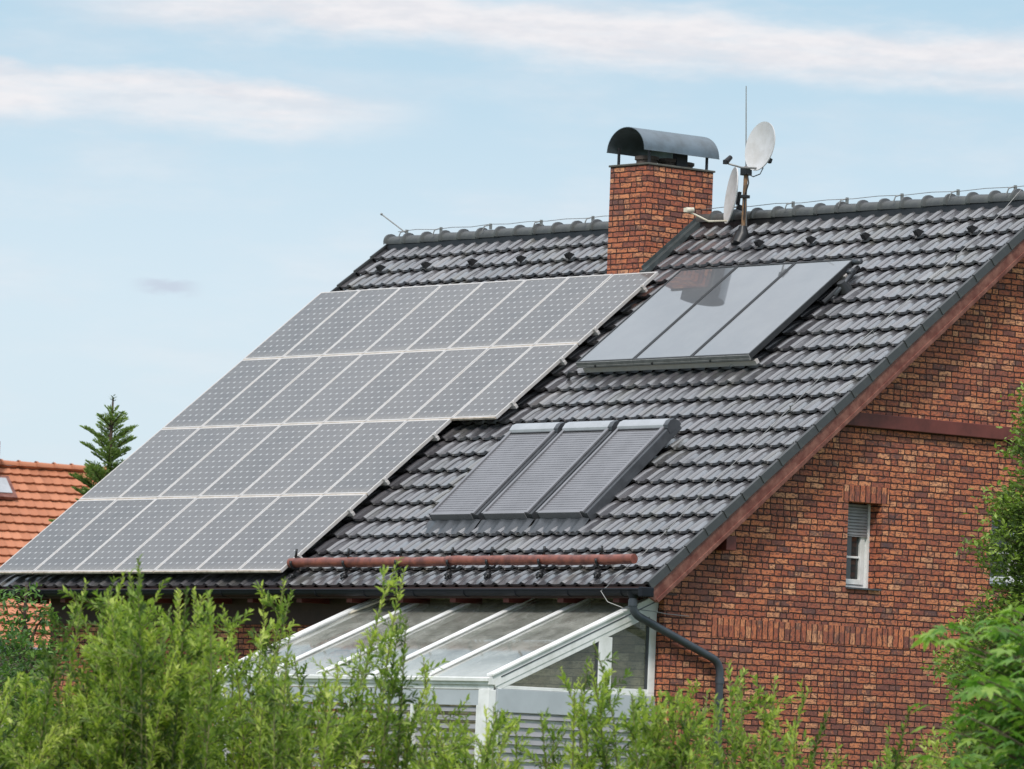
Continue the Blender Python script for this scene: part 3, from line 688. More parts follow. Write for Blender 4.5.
# ------------------------------------------------------------------ dishes, mast and aerials
mast = thing('antenna_mast', (-5.02, 5.78, 4.45), label='rusty antenna mast standing on the roof right of the chimney', cat='antenna mast')
b = MB(); b.tube([(-5.03, 5.85, 4.50), (-5.005, 5.85, 5.41)], .026, 10); obj('pole', b, m_rust, mast, smooth_=True, autosm=50)
b = MB(); b.tube([(-5.03, 5.85, 4.52), (-5.03, 5.85, 4.68)], [.10, .045], 14); b.tube([(-5.03, 5.78, 4.44), (-5.03, 5.85, 4.56)], .10, 12); obj('boot', b, m_black, mast, smooth_=True, autosm=40)
b = MB(); b.box((-5.06, 5.80, 5.30), (-4.95, 5.90, 5.39)); b.box((-5.06, 5.80, 5.02), (-4.97, 5.90, 5.06)); obj('clamp', b, m_black, mast, bevel=.006)
b = MB(); b.tube([(-4.97, 5.83, 5.38), (-4.93, 5.83, 5.2), (-4.99, 5.83, 5.05), (-4.985, 5.82, 4.75)], .008, 6); b.tube([(-4.99, 5.82, 5.33), (-4.82, 5.80, 5.27), (-4.72, 5.82, 5.30), (-4.70, 5.85, 5.38)], .007, 6); obj('cable', b, m_black, mast)
def dish(name, c_, nrm, rad, lean, label, arm_pts, lnb, lnb_mat, fore=1.08):
    c_ = Vector(c_); nrm = Vector(nrm).normalized(); t_ = thing(name, c_, label=label, cat='satellite dish')
    upv = Vector((0, 0, 1)); sd_ = nrm.cross(upv).normalized(); uv = sd_.cross(nrm)
    vs = []; fs = []; nr_, na = 7, 36
    def P(r_, a, off): return c_+sd_*math.cos(a)*r_*rad+uv*math.sin(a)*r_*rad*fore+nrm*(r_*r_*.11*rad*1.6-.06+off)
    for off in (0, -.014):
        for i in range(1, nr_+1):
            for k in range(na): vs.append(P(i/nr_, 2*math.pi*k/na, off))
        vs.append(P(0, 0, off))
    h_ = nr_*na+1
    for b_ in (0, h_):
        for i in range(nr_-1):
            for k in range(na): fs.append((b_+i*na+k, b_+i*na+(k+1) % na, b_+(i+1)*na+(k+1) % na, b_+(i+1)*na+k))
        for k in range(na): fs.append((b_+nr_*na, b_+(k+1) % na, b_+k))
    for k in range(na): a = (nr_-1)*na; fs.append((a+k, a+(k+1) % na, h_+a+(k+1) % na, h_+a+k))
    b = MB(); b.add(vs, fs); obj('reflector', b, m_dish, t_, smooth_=True, autosm=50)
    b = MB(); b.tube([c_+uv*(-rad*fore*.9)-nrm*.02]+[Vector(p_) for p_ in arm_pts], .012, 8); obj('arm', b, m_steel if lnb_mat is m_black else m_cream, t_, smooth_=True)
    l_ = MB(); p_, q_, r_ = lnb; l_.tube([Vector(p_), Vector(q_)], [r_, r_*.8], 12); 
    l_.box(*[tuple(Vector(p_)+Vector((d_,)*3)) for d_ in (-r_*.75, r_*.75)]); obj('receiver', l_, lnb_mat, t_, smooth_=True, autosm=40, bevel=.004)
    b = MB(); b.bar(c_-nrm*.115-uv*.10, c_-nrm*.115+uv*.06, .08, .04, nrm); b.bar(c_-nrm*.115-uv*.12, c_-nrm*.22-uv*.14, .05, .06); obj('rear_bracket', b, m_black, t_, bevel=.005)
    return t_
dish('satellite_dish', (-4.80, 5.86, 5.655), (-.09, -.97, .17), .285, 0, 'round pale satellite dish at the top of the mast, facing us', [(-4.86, 5.64, 5.37), (-4.90, 5.46, 5.40)], ((-4.92, 5.43, 5.42), (-4.92, 5.51, 5.49), .036), m_black, 1.09)
dish('satellite_dish', (-5.34, 5.90, 5.08), (-.50, -.85, .12), .30, 0, 'narrow edge-on satellite dish between the chimney and the mast', [(-5.45, 5.66, 4.74), (-5.56, 5.42, 4.85)], ((-5.57, 5.40, 4.86), (-5.52, 5.48, 4.87), .036), m_cream, 1.18)
wp = MB(); wp.tube([(-5.055, 5.93, 4.62), (-5.10, 5.93, 5.5), (-5.145, 5.93, 6.42)], [.011, .009, .006], 6)
tag(obj('whip_aerial', wp, m_steel), 'thin vertical rod aerial rising behind the mast', 'aerial')
# lightning conductor: wire over the ridge, down the slope near the verge, rod at the left end
lc = thing('lightning_conductor', (-6, RY, RZ+.1), label='thin lightning conductor wire on small holders along the ridge and down the roof', cat='lightning conductor')
b = MB(); hz = RZ+.122
for xa, xb in ((-12.15, CX0), (CX1, .1)):
    n = 14; b.tube([(xa+(xb-xa)*k/n, RY, hz+(.006 if k % 2 else -.008)+random.uniform(-.004, .004)) for k in range(n+1)], .0045, 5)
lw = [(-.60, 7.9, .10), (-.60, 7.4, .05), (-.59, 6.6, .05), (-.60, 5.7, .055), (-.66, 5.0, .05), (-.70, 4.2, .055), (-.66, 3.4, .05), (-.61, 2.4, .05), (-.58, 1.6, .055), (-.53, 1.0, .05), (-.50, .5, .05), (-.55, 0.02, .05), (-.62, -.08, .0)]
b.tube([rp(*p_) for p_ in lw]+[Vector((-.62, -.15, -.10)), Vector((-.50, -.15, -.22)), Vector((-.36, -.05, -.28)), Vector((-.26, .30, -.30)), Vector((-.26, .50, -.32)), Vector((-.27, .85, -.33))], .0045, 5)
obj('wire', b, m_steel, lc)
b = MB(); b.tube([(-12.0, RY, hz-.02), (-12.5, RY, hz+.24)], .009, 6); b.tube([(-12.5, RY, hz+.24), (-12.52, RY, hz+.25)], .016, 6); obj('rod', b, m_steel, lc)
hm = None
for xx in [-12.0, -11.3, -10.3, -9.3, -8.3, -7.4, -5.6, -4.6, -3.65, -2.7, -1.75, -.8]:
    if hm is None:
        k_ = MB(); k_.tube([(0, -.115, -.10), (.02, -.10, -.03), (.03, 0, 0)], .009, 5); k_.box((.015, -.014, -.06), (.045, .014, .014)); hm = obj('wire_holder', k_, m_steel, lc, world=False); o = hm
    else: o = hm.copy(); COL.objects.link(o)
    o.location = Vector((xx, RY, hz))-Vector(lc.location)
for s_ in (6.55, 5.0, 3.4, 1.6, .95):
    k_ = MB(); xq = {6.55: -.59, 5.0: -.66, 3.4: -.66, 1.6: -.58, .95: -.53}[s_]; k_.tube([rp(xq-.03, s_-.02, .0), rp(xq, s_, .06), rp(xq+.03, s_+.02, .065)], .009, 5); k_.tube([rp(xq-.02, s_+.03, .05), rp(xq+.01, s_-.02, .075)], .008, 5); obj('slope_holder', k_, m_steel, lc)

# ------------------------------------------------------------------ conservatory
XR, XL_, YE, ZE, YT, ZT = -.40, -5.20, -1.85, -1.115, .50, -.135
cs = thing('conservatory', (-2.8, -.7, -4), label='white framed lean-to conservatory with a sloping glass roof under the eave', cat='conservatory')
slp = (ZT-ZE)/(YT-YE); upc = Vector((0, -math.sin(math.atan(slp)), math.cos(math.atan(slp))))
def cp(x, y, off=0): return Vector((x, y, ZE+(y-YE)*slp))+upc*off
first = None
xs_ = [-1.50, -2.45, -3.40, -4.32]
for x_ in xs_:
    b = MB(); b.bar(cp(x_, YE+.02, -.045), cp(x_, YT, -.045), .055, .09, upc); o = obj('rafter', b, m_white, cs, bevel=.004)
    b = MB(); b.bar(cp(x_, YE+.01, .012), cp(x_, YT, .012), .085, .022, upc); obj('rafter_cap', b, m_white, o, bevel=.006)
for x_ in (XR-.03, XL_+.03):
    b = MB(); b.bar(cp(x_, YE, -.05), cp(x_, YT-.0, -.05), .07, .125, upc); b.bar(cp(x_, YE+.03, -.135), cp(x_, YT, -.135), .055, .06, upc); o = obj('end_rafter', b, m_white, cs, bevel=.006)
    b = MB(); b.bar(cp(x_, YE-.01, .026), cp(x_, YT, .026), .105, .028, upc); obj('rafter_cap', b, m_white, o, bevel=.006)
    if x_ > -1:
        b = MB(); b.bar(cp(x_+.037, YE+.1, -.035), cp(x_+.037, YT, -.035), .006, .012, upc); obj('weather_seal', b, m_darkalu, o)
xx = [XR-.06]+xs_+[XL_+.06]
for a, b_ in zip(xx[:-1], xx[1:]):
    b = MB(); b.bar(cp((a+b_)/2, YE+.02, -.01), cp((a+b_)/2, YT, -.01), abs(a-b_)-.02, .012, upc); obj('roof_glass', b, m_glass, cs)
b = MB(); b.box((XL_, YE-.055, ZE-.085), (XR+.002, YE+.05, ZE+.0)); b.box((XL_, YE-.085, ZE-.05), (XR+.002, YE-.055, ZE-.008)); b.box((XL_, YE-.03, ZE-.135), (XR-.02, YE+.04, ZE-.085)); obj('eaves_beam', b, m_white, cs, bevel=.006)
for x_ in (XR-.09, XL_+.09):
    bt = MB(); bt.box((x_-.085, YE-.05, GZ), (x_+.085, YE+.06, ZE-.135)); obj('corner_post', bt, m_white, cs, bevel=.006)
sdm = MB()   # side window frame towards us
zb = -1.205
sdm.box((XR-.075, YE+.06, zb-.03), (XR-.005, YT-.002, zb+.008))
def ztop(y): return ZE+(y-YE)*slp-.165
sdm.box((XR-.072, -.335, zb+.008), (XR-.002, -.145, ztop(-.24)))
sdm.box((XR-.07, .40, zb+.008), (XR-.003, YT-.003, ztop(.45)+.1))
sdm.prism([(-.145, zb+.008), (.40, zb+.008), (.40, zb+.045), (-.145, zb+.045)], 0, XR-.06, XR-.01)
obj('side_frame', sdm, m_white, cs, bevel=.004)
for ga, gb, gz_ in ((-.352, -.337, zb+.01), (.385, .398, zb+.05)):
    gk = MB(); gk.box((XR-.05, ga, gz_), (XR-.012, gb, ztop(ga))); obj('glass_gasket', gk, m_darkalu, cs)
b = MB(); b.prism([(YE+.2, zb), (-.24, zb), (-.24, ztop(-.24)+.03), (YE+.2, ztop(YE+.2)+.03)], 0, XR-.045, XR-.037); obj('side_glass', b, m_glass2, cs)
b = MB(); b.prism([(-.24, zb), (.45, zb), (.45, ztop(.45)+.03), (-.24, ztop(-.24)+.03)], 0, XR-.045, XR-.037); obj('side_glass', b, m_glass2, cs)
b = MB(); b.box((XR-.08, YE+.065, -1.485), (XR+.004, YT+.20, zb-.032)); obj('side_panel', b, m_panelgrey, cs, bevel=.004)
b = MB(); zz = -1.50
while zz > -3.95: b.add([(XR-.02, YE+.11, zz), (XR-.02, YT-.01, zz), (XR+.002, YT-.01, zz-.05), (XR+.002, YE+.11, zz-.05), (XR-.03, YT-.01, zz-.056), (XR-.03, YE+.11, zz-.056)], [(0,1,2,3), (3,2,4,5)]); zz -= .092
obj('slatted_shutter', b, m_slat, cs, fix=False)
b = MB(); b.box((XR-.012, YE+.065, GZ), (XR+.006, YE+.105, -1.487)); obj('shutter_guide', b, m_whited, cs)
b = MB(); b.box((XR-.05, YE+.11, GZ), (XR-.04, YT, -1.487)); obj('shutter_backing', b, m_whited, cs)
b = MB(); b.box((XL_+.18, YE-.03, -1.42), (XR-.18, YE+.03, ZE-.14)); obj('front_panel', b, m_panelgrey, cs)
b = MB()
for k in range(5): x_ = XL_+.18+k*((XR-XL_-.36)/4); b.box((x_-.035, YE-.04, GZ), (x_+.035, YE+.035, -1.42))
obj('front_mullion', b, m_white, cs, bevel=.004)
b = MB(); zz = -1.44
while zz > -3.95: b.add([(XL_+.2, YE+.0, zz), (XR-.2, YE+.0, zz), (XR-.2, YE-.02, zz-.05), (XL_+.2, YE-.02, zz-.05), (XR-.2, YE+.012, zz-.056), (XL_+.2, YE+.012, zz-.056)], [(0,1,2,3), (3,2,4,5)]); zz -= .092
obj('front_shutter', b, m_slat, cs, fix=False)
m_clad, t, p = mat('olive_stone_strips'); c = t.nodes.new('ShaderNodeTexCoord'); s = t.nodes.new('ShaderNodeSeparateXYZ'); t.links.new(c.outputs['Object'], s.inputs[0])
rw_ = M(t, 'FLOOR', M(t, 'DIVIDE', s.outputs[2], .09)); fz = M(t, 'FRACT', M(t, 'DIVIDE', s.outputs[2], .09)); ed = M(t, 'MULTIPLY', M(t, 'LESS_THAN', fz, .12), .5)
uu_ = M(t, 'FLOOR', M(t, 'ADD', M(t, 'DIVIDE', s.outputs[0], .38), M(t, 'MULTIPLY', wn(t, rw_, 1.0).outputs[0], 5)))
bc = ramp(t, wn(t, uu_, rw_, 2.0).outputs[0], [(0, (.26, .23, .15)), (.5, (.42, .37, .26)), (1, (.58, .52, .38))])
bc = mixc(t, M(t, 'MULTIPLY', smooth(t, noise(t, coords(t, 'Object', (1, 1, 3)), 12, 6, .7), .42, .68), .6), bc, (.12, .12, .09))
t.links.new(mixc(t, ed, bc, (.07, .065, .05)), p.inputs['Base Color']); p.inputs['Roughness'].default_value = .85
b = MB(); b.box((XL_+.05, WY-.045, GZ), (XR-.03, WY-.004, -.15)); obj('inner_cladding', b, m_clad, cs)
b = MB(); b.box((XL_+.1, YE+.1, GZ+.004), (XR-.08, WY-.05, GZ+.05)); obj('conservatory_floor', b, m_render, cs)
b = MB(); b.tube([(-4.78, .38, -.13), (-4.95, .25, -.20), (-5.15, -.05, -.36), (-5.19, -.9, -.70)], .014, 6); obj('drain_hose', b, m_cream, cs, smooth_=True)

# ------------------------------------------------------------------ neighbour's house
na_ = R(77); D_ = Vector((math.cos(na_), math.sin(na_), 0)); Nn = Vector((math.sin(na_), -math.cos(na_), 0))
NP = Vector((-46.91, 24.99, 3.72)); nth = R(40)
nb = thing('neighbour_house', (NP.x, NP.y, -4), label='neighbouring house with an orange tiled roof behind the spruce', cat='house')
def npnt(x, s, h):    # x along ridge, s up from eave
    return NP+D_*x+Nn*((SL-s)*math.cos(nth)+h*math.sin(nth))+Vector((0, 0, -(SL-s)*math.sin(nth)+h*math.cos(nth)))
SL = 22*.26
b = MB(); tile_rows(b, npnt, -6, 9, 22, .26, cover=.20, crest=.012, jitter=1.0, step=.055, thick=.035)
nroof = obj('roof', b, m_orange, nb, smooth_=True, autosm=50, fix=False)
b = MB(); tile_rows(b, lambda x, s, h: NP+D_*x-Nn*((SL-s)*math.cos(nth)+h*math.sin(nth))+Vector((0, 0, -(SL-s)*math.sin(nth)+h*math.cos(nth))), -6, 9, 22, .26, cover=.5, crest=.028, jitter=1.4, step=.05); obj('rear_roof', b, m_orange, nb, smooth_=True, autosm=50, fix=False)
b = MB(); 
def nw(x, y, z): return NP+D_*x+Nn*y+Vector((0, 0, z))
hw = SL*math.cos(nth); rz_ = -SL*math.sin(nth)
vs = [nw(x_, y_, z_) for x_ in (-5.7, 8.7) for y_, z_ in ((-hw+.5, -7.6), (hw-.5, -7.6), (hw-.5, rz_+.25), (0, -.16), (-hw+.5, rz_+.25))]
b.add(vs, [(4,3,2,1,0), (5,6,7,8,9), (0,1,6,5), (1,2,7,6), (2,3,8,7), (3,4,9,8), (4,0,5,9)]); obj('wall', b, m_render, nb)
cp0 = None
for k in range(40):
    if cp0 is None:
        b = MB(); n = 8; vs = [(x_, math.cos(math.pi*j/n)*r_, math.sin(math.pi*j/n)*r_) for x_, r_ in ((0, .115), (.04, .115), (.05, .095), (.40, .085)) for j in range(n+1)]
        b.add(vs, [(r_*9+j, r_*9+j+1, (r_+1)*9+j+1, (r_+1)*9+j) for r_ in range(3) for j in range(n)], .4); cp0 = o = obj('ridge_cap', b, m_orange, nroof, world=False, smooth_=True, autosm=50)
    else: o = cp0.copy(); COL.objects.link(o)
    o.location = world_matrix(nroof).inverted() @ (NP+D_*(-6+k*.375)+Vector((0, 0, -.02))); o.rotation_euler = (0, 0, na_); o['group'] = 'ridge caps'
sk_ = MB()
def nbx(mb, x0, x1, s0, s1, h0, h1):
    vs = [npnt(x, s, h) for h in (h0, h1) for x, s in ((x0, s0), (x1, s0), (x1, s1), (x0, s1))]; mb.add(vs, [(0,3,2,1), (4,5,6,7), (0,1,5,4), (1,2,6,5), (2,3,7,6), (3,0,4,7)])
nbx(sk_, -.80, .02, SL-1.15, SL-.48, .0, .07); so_ = obj('skylight', sk_, m_trim, nroof)
sk_ = MB(); nbx(sk_, -.72, -.06, SL-1.03, SL-.56, .071, .085); obj('skylight_pane', sk_, m_boxalu, so_)
b = MB(); A = nw(-.62, .15, 0); b.box((A.x-.33, A.y-.33, 2.6), (A.x+.36, A.y+.36, 4.13)); obj('chimney', b, m_brick, nb)
gy = MB(); gy.tube([npnt(-6, -.05, -.03), npnt(9, -.05, -.03)], .08, 10); obj('gutter', gy, m_zinc, nb)

# ------------------------------------------------------------------ vegetation
def leaf_mat(name, stops, trans=.35, rough=.5, spec=.4):
    mm, t, p = mat(name); out = [n for n in t.nodes if n.type == 'OUTPUT_MATERIAL'][0]
    a = t.nodes.new('ShaderNodeAttribute'); a.attribute_name = 'tint'; c_ = ramp(t, a.outputs['Fac'], stops)
    t.links.new(c_, p.inputs['Base Color']); p.inputs['Roughness'].default_value = rough; p.inputs['Specular IOR Level'].default_value = spec
    tr = t.nodes.new('ShaderNodeBsdfTranslucent'); t.links.new(mixc(t, 1.0, c_, (1.15, 1.25, .55), 'MULTIPLY'), tr.inputs[0])
    ms = t.nodes.new('ShaderNodeMixShader'); ms.inputs[0].default_value = trans; t.links.new(p.outputs[0], ms.inputs[1]); t.links.new(tr.outputs[0], ms.inputs[2]); t.links.new(ms.outputs[0], out.inputs[0]); return mm
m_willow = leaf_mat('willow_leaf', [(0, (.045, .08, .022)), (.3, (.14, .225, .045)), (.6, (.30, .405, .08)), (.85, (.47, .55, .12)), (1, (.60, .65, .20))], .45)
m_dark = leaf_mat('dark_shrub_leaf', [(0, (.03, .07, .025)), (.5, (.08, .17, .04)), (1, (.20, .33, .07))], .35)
m_spruce = leaf_mat('spruce_needle', [(0, (.05, .09, .03)), (.5, (.15, .23, .06)), (1, (.30, .38, .11))], .25)
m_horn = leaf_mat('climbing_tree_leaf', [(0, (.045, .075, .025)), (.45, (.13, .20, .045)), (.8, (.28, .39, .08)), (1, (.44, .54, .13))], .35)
m_maple = leaf_mat('maple_leaf', [(0, (.06, .15, .035)), (.5, (.14, .29, .055)), (1, (.42, .56, .13))], .5)
class Leaves:
    def __init__(s): s.P = []; s.F = []; s.T = []; s.n = 0
    def leaf(s, p, d, up_, ln, wd, tint, fold=.25):
        sd_ = np.cross(d, up_); nn = np.linalg.norm(sd_); sd_ = sd_/(nn+1e-9); nr_ = np.cross(sd_, d)
        pts = [p, p+d*ln*.30+sd_*wd*.46+nr_*wd*fold, p+d*ln*.68+sd_*wd*.38+nr_*wd*fold, p+d*ln-nr_*ln*.08, p+d*ln*.68-sd_*wd*.38+nr_*wd*fold, p+d*ln*.30-sd_*wd*.46+nr_*wd*fold, p+d*ln*.5]
        n = s.n; s.P += pts; s.F += [(n, n+1, n+2, n+6), (n+6, n+2, n+3), (n, n+6, n+4, n+5), (n+6, n+3, n+4)]; s.T += [tint]*4; s.n += 7
    def quad(s, p, d, sd_, ln, wd, tint):
        pts = [p, p+d*ln*.5+sd_*wd*.5, p+d*ln, p+d*ln*.5-sd_*wd*.5]; n = s.n; s.P += pts; s.F += [(n, n+1, n+2, n+3)]; s.T += [tint]; s.n += 4
    def mb(s):
        m_ = MB(); m_.v = [tuple(x) for x in s.P]; m_.f = s.F; m_.t = s.T; return m_
def unit(v): return v/(np.linalg.norm(v)+1e-9)
def willow(base, shoots, label, dens=1.0, hvar=.35, gname='bright green leafy shrubs in the foreground'):
    """base: (x, y); shoots: list of (dx, dy, top z)"""
    t_ = thing('willow_shrub', (base[0], base[1], GZ), label=label, cat='shrub', group=gname)
    L = Leaves(); st = MB()
    def foliate(fn, ln, t0, sz, tone):
        n = int(ln*(1-t0)*70*dens)+5; ph = rng.uniform(0, 6)
        for k in range(n):
            t = t0+(1-t0)*(k+rng.uniform(0, .8))/n; p_ = fn(t); d0 = unit(fn(min(t+.03, 1.0))-fn(t-.03)); ph += 2.4+rng.normal(0, .3)
            a_ = unit(np.cross(d0, [math.cos(ph), math.sin(ph), .3])); spread = rng.uniform(.6, 1.6)*(1.0-.4*t)
            d_ = unit(d0+a_*spread+np.array([0, 0, .0])); l_ = sz*rng.uniform(.55, 1.3)*(1-.3*max(0, t-.85)/.15)
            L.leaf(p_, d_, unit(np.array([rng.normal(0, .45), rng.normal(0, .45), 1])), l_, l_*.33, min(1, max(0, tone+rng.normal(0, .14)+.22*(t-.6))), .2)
    for (dx, dy, tz, _, _) in shoots:
        p0 = np.array([base[0]+dx*.35, base[1]+dy*.35, GZ]); tip = np.array([base[0]+dx, base[1]+dy, tz])
        mid = p0*.42+tip*.58+np.array([rng.normal(0, .26), rng.normal(0, .26), .15])
        main = lambda t: (1-t)**2*p0+2*t*(1-t)*mid+t*t*tip
        st.tube([tuple(main(t)) for t in np.linspace(0, 1, 9)], [.010*(1-.85*k/8)+.0015 for k in range(9)], 4, cap=False)
        tone = rng.normal(.48, .2); foliate(main, np.linalg.norm(tip-p0), .50, .066, tone)
        for k in range(rng.integers(8, 14)):
            t = rng.uniform(.42, .95); b_ = main(t); a = rng.uniform(0, 6.28); ln = rng.uniform(.16, .44)*(1.25-t*.75)
            e_ = b_+unit(np.array([math.cos(a)*rng.uniform(.5, 1.2), math.sin(a)*rng.uniform(.5, 1.2), rng.uniform(.15, 1.0)]))*ln
            e_[2] = min(e_[2], tz+.03); sag = np.array([math.cos(a), math.sin(a), -.2])*ln*.12
            tw = lambda u, b_=b_, e_=e_, sag=sag: b_*(1-u)+e_*u+sag*4*u*(1-u)*.6
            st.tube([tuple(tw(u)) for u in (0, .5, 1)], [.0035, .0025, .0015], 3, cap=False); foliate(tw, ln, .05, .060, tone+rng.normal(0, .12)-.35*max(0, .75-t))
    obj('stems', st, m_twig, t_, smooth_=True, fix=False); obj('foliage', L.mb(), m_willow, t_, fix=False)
    return t_
# camera-aligned baseline of the hedge, in world metres: about 40 m from the camera, 24 m before the house
def at_px(x, D):     # plan position of a picture column at distance D (used to lay the row of shrubs out on the ground)
    k = (x-512)/6037.29; d = Vector((fw.x, fw.y, 0))+Vector((rt.x, rt.y, 0))*k; d.normalize(); return CP.x+d.x*D, CP.y+d.y*D
def ztop_px(y, D): return CP.z+(796-y)/6037.29*D
prof_px = [(-60, 700), (0, 705), (40, 695), (56, 690), (74, 668), (88, 625), (95, 600), (120, 592), (145, 575), (160, 590), (190, 598), (215, 604), (232, 606), (245, 650), (262, 640), (280, 625), (292, 612), (305, 655), (325, 675), (350, 665), (372, 655), (395, 630), (406, 566), (420, 640), (440, 668), (465, 690), (500, 705), (545, 720), (575, 640), (605, 622), (625, 690), (650, 690), (690, 678), (705, 690), (735, 672), (760, 680), (785, 672), (815, 682), (830, 730), (870, 735), (905, 742), (960, 720), (1080, 700)]
def topy(x):
    for (a, ya_), (b_, yb_) in zip(prof_px[:-1], prof_px[1:]):
        if a <= x <= b_: return ya_+(yb_-ya_)*(x-a)/(b_-a)
    return 720
clusters = [(-10, 45, 41, 34, 1.0, 'leafy green shrub at the far left below the orange roof'), (90, 60, 41, 50, .95, 'tall green shrub below the left end of the gutter'),
 (165, 55, 40, 62, 1.0, 'dense green shrub whose tallest shoot reaches the solar panels'), (250, 55, 42, 38, .85, 'green shrub just left of the conservatory roof'),
 (330, 55, 40, 30, .75, 'green shrub in front of the left half of the conservatory'), (405, 50, 41, 26, .75, 'green shrub with one tall shoot reaching the snow guard log'),
 (480, 50, 40, 24, .8, 'low green shrub in front of the conservatory corner post'), (585, 60, 41, 18, .75, 'thin green shrub before the slatted side of the conservatory'),
 (680, 50, 40, 34, .9, 'green shrub at the foot of the downpipe'), (760, 55, 42, 18, .75, 'sparse green shrub before the brick gable right of the downpipe'),
 (860, 60, 41, 16, .75, 'low sparse green shrub before the gable below the small window'), (960, 60, 40, 20, .9, 'low green shrub at the right beneath the maple branches')]
for (cxp, hw_, D, ns, dn, lab) in clusters:
    bx_, by_ = at_px(cxp, D); sh_ = []
    special = {165: [(146, 573)], 405: [(405, 565), (412, 575)], 585: [(603, 640), (598, 655), (570, 665)], 250: [(292, 588), (270, 596), (300, 600)], 90: [(95, 600), (82, 612)], 680: [(700, 676), (690, 684), (645, 695)], 760: [(738, 655), (785, 670), (783, 690), (750, 672)], 860: [(820, 678), (840, 700)]}.get(cxp, [])
    for k in range(ns):
        px_ = cxp+rng.uniform(-hw_, hw_); dd = rng.normal(0, .55); ty = topy(px_)+rng.uniform(22, 75)+abs(rng.normal(0, 35)) if k % 5 else topy(px_)+abs(rng.normal(0, 9))
        if k % 5 == 4: ty = rng.uniform(690, 760)
        sp = special[k] if k < len(special) else None
        if sp: px_, ty, dd = sp[0], sp[1], 0
        x_, y_ = at_px(px_, D+dd); lean = rng.normal(0, .05); 
        sh_.append((x_-bx_, y_-by_, ztop_px(ty, D+dd), 0, 0))
    willow((bx_, by_), sh_, lab, dn)

def branch_tree(name, base, trunk_top, mat_leaf, mat_bark, label, cat, crown_fn, n_clump, leafn, lsz, r0=.08, wid=.45, tone=lambda r: .5, droop=0, limb=30, group=None, down=False):
    t_ = thing(name, base, label=label, cat=cat, group=group); base = np.array(base); top_ = np.array(trunk_top)
    tk = MB(); pts = [base*(1-t)+top_*t+np.array([math.sin(t*5)*.04, math.cos(t*4)*.04, 0]) for t in np.linspace(0, 1, 10)]
    tk.tube([tuple(x) for x in pts], [r0*(1-.85*k/9)+.006 for k in range(10)], 8); 
    L = Leaves(); H_ = top_[2]-base[2]
    clumps = []
    for i in range(n_clump):
        while True:
            z = rng.uniform(base[2]+.25, top_[2]); rad = crown_fn(z)
            if rad > .02 and rng.uniform() < rad/crown_fn(None): break
        a = rng.uniform(0, 6.283); r_ = rad*math.sqrt(rng.uniform(.12, 1.0))*rng.uniform(.85, 1.12); t = (z-base[2])/H_
        ax = base*(1-t)+top_*t
        clumps.append((np.array([ax[0]+math.cos(a)*r_, ax[1]+math.sin(a)*r_, z]), a, r_/max(rad, .05), t))
    for i, (c_, a, q_, t) in enumerate(clumps):
        if i % max(1, n_clump//limb) == 0:
            ax = base*(1-t*.9)+top_*t*.9; tk.tube([tuple(ax), tuple((ax+c_)/2+np.array([0, 0, .05])), tuple(c_)], [.018, .011, .004], 5, cap=False)
        tn0 = tone(q_)+rng.normal(0, .12); cd = unit(np.array([math.cos(a), math.sin(a), .35-droop]))
        tk.tube([tuple(c_-cd*.12), tuple(c_+cd*.06)], [.004, .002], 3, cap=False)
        for k in range(leafn):
            o_ = rng.normal(0, 1, 3)*lsz*np.array([1.1, 1.1, .8]); p_ = c_+o_; d_ = unit(cd*.8+rng.normal(0, .6, 3)+np.array([0, 0, -droop])); 
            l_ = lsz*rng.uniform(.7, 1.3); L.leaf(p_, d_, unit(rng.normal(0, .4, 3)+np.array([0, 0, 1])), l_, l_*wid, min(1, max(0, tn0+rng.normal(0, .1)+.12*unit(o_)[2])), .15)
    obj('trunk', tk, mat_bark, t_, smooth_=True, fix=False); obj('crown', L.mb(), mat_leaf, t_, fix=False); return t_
# tree at the right, before the gable
def crown_r(z):
    if z is None: return 1.6
    t = (z+4)/6.75
    return max(0, 1.86*(1-t)**.70*(.95+.10*math.sin(z*5.1)+.08*math.sin(z*11.3+1))) if t < 1 else 0
branch_tree('slender_tree', (9.42, -2.72, GZ), (9.38, -3.10, 2.72), m_horn, m_bark2, 'bushy small-leaved tree at the right edge, partly hiding the gable window', 'tree', crown_r, 7000, 13, .056, .09, .55, lambda q_: .10+.55*q_**3)
